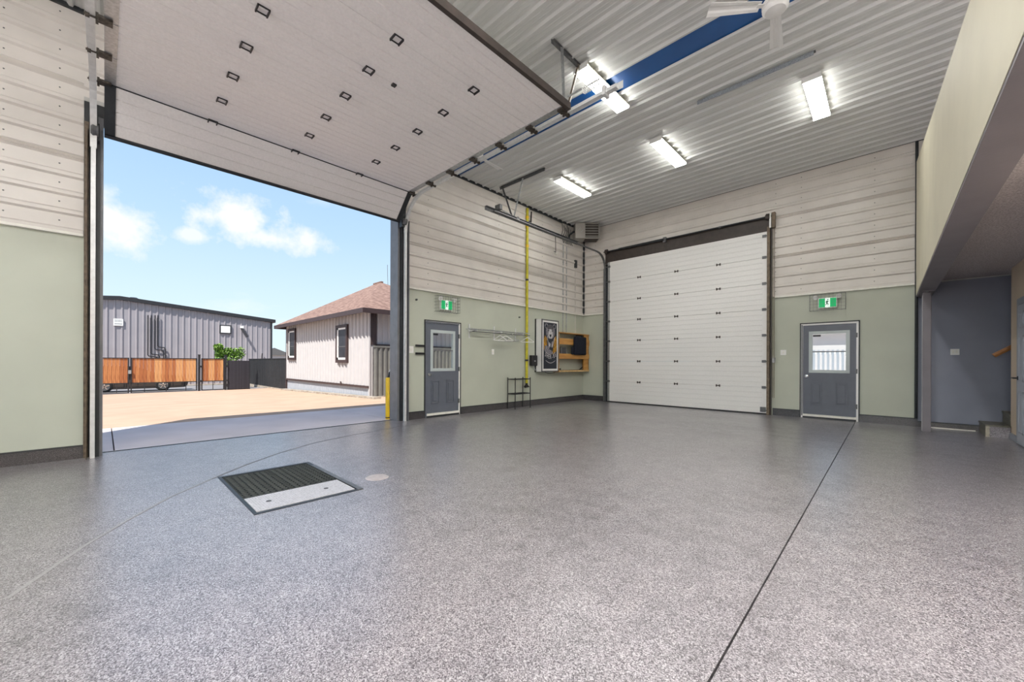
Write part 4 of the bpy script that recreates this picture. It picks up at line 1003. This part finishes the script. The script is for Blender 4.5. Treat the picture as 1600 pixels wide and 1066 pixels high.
while yy < y1 - .065:
    xx = xp + .015 + (.012 if i % 2 else 0)
    j = 0
    while xx < x1 - .06:
        a = .7 if (i + j) % 2 else -.7
        g.bar((xx - .006*math.cos(a), yy - .006*math.sin(a), .0068), (xx + .006*math.cos(a), yy + .006*math.sin(a), .0068), .003, .0016)
        xx += .024; j += 1
    yy += .019; i += 1
o = g.build('tread_pattern', 'galv', pl); o['kind'] = 'stuff'
for yy in (y0 + .16, y1 - .24): MB().lathe(((xp + x1)/2 - .02, yy, .0061), [(.022, 0), (.022, .002)], 12).build('lifting_hole', 'black', pl)

# ------------------------------------------------------------------ outside ground
SL = .02; gz = lambda x: SL * (x + 7.6)
gr = thing('ground', 'outdoor ground, concrete apron then tan packed pad', 'ground', (-15, 4, 0), kind='structure')
def slope(x0, x1, y0, y1, m, name, lift=0, th=.3):
    g = MB(); z0, z1 = gz(x0) + lift, gz(x1) + lift
    g.add([(x0, y0, z0-th), (x1, y0, z1-th), (x1, y1, z1-th), (x0, y1, z0-th), (x0, y0, z0), (x1, y0, z1), (x1, y1, z1), (x0, y1, z0)], [(3,2,1,0),(4,5,6,7),(0,1,5,4),(1,2,6,5),(2,3,7,6),(3,0,4,7)])
    return g.build(name, m, gr)
for y0, y1 in ((-30, .09), (.105, 4.33), (4.345, 7.9)): slope(-10.87, -7.705, y0, y1, 'conc', 'apron_slab')
slope(-27.6, -10.885, -40, 60, 'pad', 'packed_pad')
slope(-38.0, -27.6, -40, 60, mat('road asphalt', (.21, .20, .205), .9, ns=2, na=.1), 'road', -.01)
slope(-38.5, -38.0, -40, 60, 'curb', 'road_curb', .08)
slope(-110, -38.5, -60, 80, 'pad', 'far_ground')
slope(-10.885, -10.87, -30, 7.9, 'dark', 'apron_joint', -.02)
slope(-10.87, XO, 7.9, 60, 'pad', 'side_ground', -.01)
MB().box(-7.705, -7.668, D1A, D1B, -.05, .002).build('sill_strip', 'white', gr)
MB().box(-7.668, -7.64, D1A, D1B, -.05, .006).build('sill_seal', 'black', gr)
MB().box(XO, 40, YB + .28, 70, -.3, -.03).build('rear_yard', 'conc', gr)
MB().box(-60, 40, -60, YR - .25, -.3, -.03).build('front_yard', 'conc', gr)
MB().box(XE + .2, 40, YR - .3, YB + .3, -.3, -.03).build('far_yard', 'conc', gr)

# threshold joint line outside
# bollard
bo = thing('bollard', 'yellow steel bollard beside the open doorway edge', 'bollard', (-7.83, 4.30, 0))
MB().lathe((-7.84, 4.285, gz(-7.84)), [(.062, 0), (.062, .88), (.05, .905), (.001, .915)], 20).build('post', 'safety', bo, smooth=True)
MB().lathe((-7.84, 4.285, gz(-7.84) + .03), [(.064, 0), (.064, .02)], 20).build('base_band', 'black', bo)
g = MB(); g.bar((-7.84, 4.285, .90), (-7.86, 4.33, 1.06), .03, .03); g.build('hose_nozzle', 'black', bo)
MB().tube([(-7.855, 4.31, 1.02), (-7.85, 4.34, 1.10), (-7.84, 4.36, 1.07)], .012, 6, (1, 0, 0)).build('nozzle_tip', 'white', bo)

# ------------------------------------------------------------------ gates
XG = -27.3
M['gsteel'] = mat('black gate steel', (.022, .022, .026), .45, ns=8, na=.3)
zg = gz(XG)
def gate(y0, y1, label, stiles):
    t = thing('gate', label, 'gate', (XG, (y0+y1)/2, zg))
    g = MB(); w = .05
    g.box(XG - .02, XG + .03, y0, y0 + w, zg + .06, 1.40); g.build('frame_stile', 'gsteel', t)
    g = MB(); g.box(XG - .02, XG + .03, y1 - w, y1, zg + .06, 1.40); g.build('frame_stile', 'gsteel', t)
    for z in (1.36, .11, zg + .03): MB().box(XG - .02, XG + .03, y0, y1, z, z + .04).build('frame_rail', 'gsteel', t)
    for y in stiles: MB().box(XG - .015, XG + .015, y - .015, y + .015, zg + .06, .12).build('lower_post', 'gsteel', t)
    bw = .142; n = max(1, round((y1 - y0 - 2*w) / bw)); bw = (y1 - y0 - 2*w) / n
    ms = [rawmesh(MB().box(-.02, .0, .004, bw - .004, .15, 1.36), 'board', M[k]) for k in ('cedar1', 'cedar2', 'cedar3')]
    for k in range(n):
        put(random.choice(ms), 'board', t, (XG + .0 + random.uniform(-.004, .004), y0 + w + bw*k, 0))
    return t
gate(-1.9, .855, 'cedar board gate leaf at left edge of the open doorway view', (-.95, .42))
gate(.905, 3.52, 'widest cedar board gate leaf left of the tall black post', (1.42, 2.25, 3.05))
gate(3.70, 4.74, 'narrow cedar board gate between the two black posts', (4.22,))
for y, lb in ((3.61, 'black gate post between the widest and the narrow cedar gates'), (4.80, 'black gate post right of the narrow cedar gate')):
    t = thing('gate_post', lb, 'post', (XG, y, zg))
    MB().box(XG - .05, XG + .05, y - .05, y + .05, zg - .1, 1.58).build('shaft', 'gsteel', t); MB().box(XG - .06, XG + .06, y - .06, y + .06, 1.58, 1.61).build('cap', 'gsteel', t)
    for z in (.1, .9): MB().box(XG + .05, XG + .08, y - .05, y + .09, z, z + .1).build('hinge', 'gsteel', t)
t = tag(MB().box(XG + .03, XG + .09, .82, .93, .60, .78).build('gate_latch', 'galv'), 'small steel latch where the two cedar leaves meet', 'latch')

# black slatted panel and black corrugated fence
t = thing('slat_fence', 'black slatted fence panel right of the narrow cedar gate', 'fence', (XG, 5.4, zg))
sm_ = rawmesh(MB().box(-.012, .012, 4.90, 5.98, 0, .055), 'slat', 'mesh')
z = zg + .05
while z < 1.24: put(sm_, 'slat', t, (XG, 0, z)); z += .075
for y in (4.90, 5.96): MB().box(XG - .03, XG + .03, y - .02, y + .02, zg, 1.29).build('post', 'blackf', t)
MB().box(XG - .03, XG - .02, 4.9, 5.98, zg, 1.27).build('backing_mesh', 'blackf', t)
t = thing('steel_fence', 'black corrugated fence meeting the white house corner', 'fence', (-26, 7.05, -.4))
MB().ribs(-32.4, -24.42, gz(-27) + .08, 1.40, 7.06, -1, .20, -32.3, hgt=.05, w0=.12, w1=.06, ax='x', nrm='y', minor=False).build('corrugated_sheet', 'blackf', t)
MB().box(-32.4, -24.42, 7.0, 7.09, 1.39, 1.43).build('top_rail', 'blackf', t)
MB().box(-32.4, -24.42, 6.98, 7.10, gz(-29.6) - .1, gz(-27) + .08).build('curb', 'curb', t)
for x in (-29.6, -27.0): MB().box(x, x + .08, 7.06, 7.14, -.4, 1.4).build('post', 'blackf', t)

# ------------------------------------------------------------------ white house
hs = thing('house', 'white ribbed metal house with brown hip roof', 'house', (-19.4, 10, -.2))
HX0, HX1, HY0, HY1, HZ = -24.35, -14.45, 7.1, 13.0, 3.26
MB().box(HX0, HX1 - .02, HY0 + .03, HY1, -.6, HZ).build('wall_core', 'house', hs)
MB().ribs(HX0, HX1, .30, HZ, HY0 + .01, -1, .33, HX0 + .1, hgt=.06, w0=.14, w1=.06, ax='x', nrm='y', minor=False).build('siding', 'house', hs)
MB().ribs(HX0, HX1, -.45, .24, HY0 + .02, -1, .235, HX0 + .1, hgt=.012, w0=.06, w1=.03, ax='x', nrm='y', minor=False).build('skirting', 'skirt', hs)
MB().ribs(HY0, HY1, -.4, HZ, HX1 - .01, 1, .235, HY0 + .1, hgt=.03, w0=.10, w1=.05, ax='y', nrm='x', minor=False).build('siding', 'house', hs)
MB().box(HX0, HX1 + .02, HY0 - .07, HY0, .225, .31).build('brown_band', 'hbrown', hs)
MB().box(HX0 - .03, HX0 + .09, HY0 - .05, HY0 + .03, -.45, HZ).build('corner_trim', 'hbrown', hs)
MB().box(HX1 - .05, HX1 + .035, HY0 - .035, HY0 + .02, -.4, HZ).build('corner_trim', 'house', hs)
MB().box(HX1 - .01, HX1 + .045, HY0 + .03, HY0 + .26, 1.9, HZ).build('corner_trim', 'hbrown', hs)
MB().box(HX1 - .01, HX1 + .06, HY0 + .26, HY1, 1.86, 1.94).build('corner_trim', 'hbrown', hs)
ov = .5
pk = (-19.5, 10.05, 5.42)
ex0, ex1, ey0, ey1, ez = HX0 - ov, HX1 + ov, HY0 - ov, HY1 + ov, 3.24
g = MB(); c4 = [(ex0, ey0, ez), (ex1, ey0, ez), (ex1, ey1, ez), (ex0, ey1, ez)]
g.add(c4 + [(-19.9, 10.05, 5.42), (-19.2, 10.05, 5.42)] + [(x, y, z - .0) for x, y, z in c4], [(0, 1, 5, 4), (1, 2, 5), (2, 3, 4, 5), (3, 0, 4)])
rf = g.build('roof', 'shingle', hs)
MB().box(-19.95, -19.1, 9.98, 10.12, 5.39, 5.46).build('ridge_cap', 'shingle', rf)
g = MB(); g.box(ex0, ex1, ey0 - .02, ey0 + .02, ez - .17, ez + .01); g.box(ex0, ex1, ey1 - .02, ey1 + .02, ez - .17, ez + .01); g.box(ex0 - .02, ex0 + .02, ey0, ey1, ez - .17, ez + .01); g.box(ex1 - .02, ex1 + .02, ey0, ey1, ez - .17, ez + .01)
g.build('fascia', 'hbrown', hs)
MB().box(ex0 + .02, ex1 - .02, ey0 + .02, ey1 - .02, ez - .03, ez - .01).build('soffit', 'hbrown', hs)
for a, b, z0, z1 in ((-23.90, -22.68, 1.33, 3.02), (-17.42, -16.28, 1.20, 2.82)):
    w = MB(); f = .13
    w.box(a, a + f, HY0 - .11, HY0, z0, z1); w.box(b - f, b, HY0 - .11, HY0, z0, z1); w.box(a + f, b - f, HY0 - .11, HY0, z0, z0 + f); w.box(a + f, b - f, HY0 - .11, HY0, z1 - f, z1)
    wn = w.build('window', 'hbrown', hs)
    g = MB(); i = f; g.box(a + i, a + i + .12, HY0 - .095, HY0, z0 + i, z1 - i); g.box(a + i, b - i, HY0 - .095, HY0, z0 + i, z0 + i + .09); g.box(a + i, b - i, HY0 - .095, HY0, z1 - i - .07, z1 - i)
    g.build('sash', 'white', wn)
    MB().box(a + i + .05, b - i, HY0 - .08, HY0 - .07, z0 + i + .05, z1 - i - .05).build('pane', 'hglass', wn)
    MB().box(a + i + .05, b - i - .03, HY0 - .09, HY0 - .08, (z0+z1)/2 - .14, (z0+z1)/2 - .10).build('meeting_rail', 'galvd', wn)
MB().tube([(-16.9, HY0 - .05, .25), (-16.9, HY0 - .10, .40)], .03, 8, (1, 0, 0)).build('tap', 'hbrown', hs)
MB().tube([(-22.0, 12.0, 4.3), (-22.15, 12.0, 7.2)], .015, 6, (1, 0, 0)).build('antenna', 'galvd', hs)
MB().box(-30, -14.4, HY0 - .26, HY0 - .04, -.75, .0).build
cu_ = MB(); xx0, xx1 = HX0 + .05, HX1 + 1.0
cu_.add([(xx0, 6.78, gz(xx0) - .2), (xx1, 6.78, gz(xx1) - .2), (xx1, 7.06, gz(xx1) - .2), (xx0, 7.06, gz(xx0) - .2), (xx0, 6.78, gz(xx0) + .07), (xx1, 6.78, gz(xx1) + .07), (xx1, 7.06, gz(xx1) + .07), (xx0, 7.06, gz(xx0) + .07)], [(3,2,1,0),(4,5,6,7),(0,1,5,4),(1,2,6,5),(2,3,7,6),(3,0,4,7)])
tag(cu_.build('curb', 'curb'), 'stained concrete curb along the foot of the white house', 'curb')
t = thing('steel_fence', 'olive grey corrugated fence in front of the house side', 'fence', (-14.0, 10, -.1))
MB().ribs(7.22, 14, -.09, 1.80, -14.33, 1, .20, 7.3, hgt=.04, w0=.13, w1=.07, ax='y', nrm='x', minor=False).build('corrugated_sheet', 'olive', t)
MB().box(-14.36, -14.28, 7.2, 14, 1.80, 1.87).build('top_rail', 'olive', t)
MB().box(-14.40, -14.26, 7.2, 14, -.2, -.09).build('curb', 'curb', t)

# ------------------------------------------------------------------ grey metal building
XBG = -42.0
gb = thing('metal_building', 'long grey ribbed metal building with black roof edge behind the gates', 'building', (XBG, 2, -.7))
zb0 = -.9
rid = .8; zr = 5.86; yE = 10.85; zE = 4.93
roofz = lambda y: zr - (zr - zE) * abs(y - rid) / (yE - rid)
yW = rid - (yE - rid)
g = MB(); y = yW; pr = []
pitch = .40
# ribbed gable, top follows roof line
vs = []; prof = []
y = yW
while y < yE - 1e-6:
    for dy, d in ((0, 0), (.10, 0), (.13, .05), (.20, .05), (.23, 0)): prof.append((min(y + dy, yE), d))
    y += pitch
prof.append((yE, 0))
for yy, d in prof: vs.append((XBG + d, yy, zb0))
for yy, d in prof: vs.append((XBG + d, yy, roofz(yy)))
n = len(prof); g.add(vs, [(i, i+1, i+1+n, i+n) for i in range(n-1)]); g.build('ribbed_wall', 'barn', gb)
g = MB(); g.prism([(XBG - .05, yW, zb0), (XBG - .05, yE, zb0), (XBG - .05, yE, zE), (XBG - .05, rid, zr), (XBG - .05, yW, zE)], 0, (-14, 0, 0)); g.build('building_body', 'barn', gb)
g = MB(); g.prism([(XBG + .25, yE + .35, zE - .02), (XBG + .25, rid, zr + .0), (XBG + .25, yW - .35, zE - .02), (XBG + .25, yW - .35, zE + .26), (XBG + .25, rid, zr + .28), (XBG + .25, yE + .35, zE + .26)], 0, (-14.5, 0, 0)); g.build('roof', 'gsteel', gb)
MB().box(XBG, XBG + .10, yE - .02, yE + .12, zb0, zE).build('corner_trim', 'gsteel', gb)
g = MB(); g.box(XBG + .05, XBG + .12, 6.93, 7.77, 3.66, 4.42); w = g.build('window', 'gsteel', gb); MB().box(XBG + .12, XBG + .13, 7.02, 7.68, 3.75, 4.33).build('pane', 'white', w)
w = MB().box(XBG + .05, XBG + .10, .46, .98, 3.90, 4.42).build('sign_board', 'white', gb)
g = MB()
for r_, z in enumerate((4.29, 4.19)):
    yy = .51
    while yy < .92: g.box(XBG + .10, XBG + .103, yy, yy + .025, z, z + .055); yy += .042
g.box(XBG + .10, XBG + .103, .51, .93, 4.06, 4.09); g.box(XBG + .10, XBG + .103, .51, .93, 3.98, 4.01)
g.build('sign_print', 'galvd', w)
for yy, zt_ in ((2.36, 4.84), (2.55, 4.85), (2.77, 4.87), (2.94, 4.89)):
    j = {2.36: (1.62, 2.90), 2.55: (1.78, 3.05), 2.77: (2.15, 3.28), 2.94: (2.36, 3.40)}[yy]
    MB().tube([(XBG + .14, yy, zt_), (XBG + .14, yy, j[0] + .1), (XBG + .14, yy + .06, j[0]), (XBG + .14, j[1] - .06, j[0] - .05), (XBG + .14, j[1], j[0] - .2), (XBG + .14, j[1], .2)], .035, 6, (1, 0, 0)).build('drain_pipe', 'gsteel', gb)
g = MB(); g.bar((XBG + .15, 8.5, 4.25), (XBG + .45, 8.9, 3.45), .16, .14); g.build('lamp_arm', 'gsteel', gb)
MB().box(XBG + .08, XBG + .3, 8.42, 8.64, 4.22, 4.42).build('lamp_head', 'white', gb)
MB().tube([(XBG + .15, 10.1, 1.4), (XBG + .15, 10.1, 1.75), (XBG + .15, 10.15, 2.0)], .04, 6, (1, 0, 0)).build('meter_pipe', 'gsteel', gb)
g = MB(); g.lathe((XBG - .4, 1.55, zr + .10), [(.32, 0), (.32, .14), (.2, .22)], 14); rv = g.build('roof_vent', 'gsteel', gb)
MB().box(XBG - .06, XBG + .02, 1.32, 1.78, zr + .12, zr + .22).build('vent_light', 'white', rv)

# ------------------------------------------------------------------ car behind the gates
XC_ = -31.0; zc0 = gz(XC_)
car = thing('car', 'black car parked behind the cedar gates, its sill and wheels visible', 'car', (XC_, .9, zc0))
g = MB()
prof = [(3.45, .30), (3.35, .18), (2.9, .16), (-2.0, .16), (-2.3, .30), (-2.3, .80), (-1.9, .93), (-1.2, .98), (-.4, 1.42), (1.2, 1.42), (2.1, 1.0), (3.2, .82), (3.5, .6)]
vs = [(XC_ + .85, y, zc0 + z) for y, z in prof] + [(XC_ - .85, y, zc0 + z) for y, z in prof]
n = len(prof); g.add(vs, [tuple(range(n)), tuple(range(n, 2*n))[::-1]] + [(k, (k+1) % n, (k+1) % n + n, k + n) for k in range(n)])
g.build('body', 'carb', car, bevel=.04)
for side in (1, -1):
    for y in (.0, 2.35):
        wh = MB().lathe((XC_ + side*.78, y - .0, zc0 + .33), [(.30, -.1), (.33, -.08), (.33, .08), (.30, .1)], 24, (side, 0, 0)).build('wheel', 'rubber', car)
        g = MB(); c = Vector((XC_ + side*.89, y, zc0 + .33))
        g.lathe(c, [(.22, 0), (.22, .012), (.19, .012)], 24, (side, 0, 0))
        g2 = MB()
        for k in range(5):
            a = 2*PI*k/5 + .3; g2.bar(c + Vector((side*.015, 0, 0)), c + Vector((side*.015, .2*math.cos(a), .2*math.sin(a))), .05, .02, (1, 0, 0))
        g.build('rim_ring', 'galvd', wh); g2.build('spokes', 'chrome', wh)

# ------------------------------------------------------------------ shrub
def shrub(c, label):
    t = thing('shrub', label, 'shrub', c)
    g = MB()
    for k in range(10):
        a = random.uniform(0, 2*PI); g.bar(c, Vector(c) + Vector((.5*math.cos(a), .6*math.sin(a), random.uniform(1.0, 2.0))), .03, .03)
    g.build('stems', 'brown', t)
    g = MB()
    for k in range(2600):
        u = random.random()
        cl = random.choice([(-.50, 2.50, .26), (-.42, 2.15, .30), (.0, 2.25, .32), (.50, 2.2, .38), (.2, 1.8, .5), (-.3, 1.7, .45)])
        a, b = random.uniform(0, 2*PI), random.uniform(-1, 1); r = cl[2] * random.random()**.4
        p = Vector(c) + Vector((r*math.cos(a)*math.sqrt(1-b*b), cl[0] + r*math.sin(a)*math.sqrt(1-b*b), cl[1] + r*b))
        q = Vector((random.uniform(-1, 1), random.uniform(-1, 1), random.uniform(-.5, 1))).normalized(); w = q.orthogonal().normalized() * random.uniform(.03, .055); l = q * random.uniform(.06, .11)
        g.add([p, p + l*.5 + w, p + l, p + l*.5 - w], [(0, 1, 2, 3)])
    o = g.build('foliage', 'leaf', t); o['kind'] = 'stuff'
shrub((-29.6, 5.35, gz(-29.6)), 'bright green leafy shrub behind the black slatted panel')

# distant rooftops between the building and the house
t = thing('distant_house', 'distant pale house roof between grey building and white house', 'house', (-80, 19.5, -1))
MB().box(-84, -80, 18.4, 24.0, -1, 2.4).build('wall', 'skirt', t)
g = MB(); g.prism([(-79.6, 18.0, 2.4), (-79.6, 24.4, 2.4), (-79.6, 21.2, 3.7)], 0, (-5, 0, 0)); g.build('roof', 'galvd', t)
t = thing('distant_tree', 'dark distant tree line beside the pale distant roof', 'tree', (-84, 16, -1))
g = MB()
for k in range(1200):
    p = Vector((-84 + random.uniform(-1, 1), 15.2 + max(-2.5, min(2.0, random.gauss(0, 1.5))), 1.0 + random.random()*2.0)); q = Vector((random.uniform(-1, 1), random.uniform(-1, 1), random.uniform(-1, 1))).normalized(); w = q.orthogonal()*.2
    g.add([p, p + q*.2 + w, p + q*.4, p + q*.2 - w], [(0, 1, 2, 3)])
o = g.build('foliage', mat('distant foliage', (.10, .13, .08), .8, ns=2, na=.3), t); o['kind'] = 'stuff'
MB().tube([(-84, 15.2, -1), (-84, 15.2, 1.6)], .2, 8, (1, 0, 0)).build('trunk', 'brown', t)

# what shows through the back door window : pale fence and building in the rear yard
t = thing('rear_fence', 'pale picket fence seen through the back door window', 'fence', (-1, 17, 0))
pm = rawmesh(MB().box(-.03, .03, -.012, .012, 0, 1.72), 'picket', 'pale')
for k in range(59): put(pm, 'picket', t, (-4.5 + .12*k, 16.0, -.03))
for z in (.25, 1.55): MB().box(-4.6, 2.6, 16.012, 16.05, z, z + .07).build('fence_rail', 'white', t)
t = thing('rear_shed', 'white building seen through the back door window', 'building', (-1, 24, 0))
MB().box(-8, 5, 23, 27, -.1, 2.6).build('wall', 'house', t)
MB().box(-8.3, 5.3, 22.7, 27.3, 2.6, 2.9).build('roof', 'white', t)
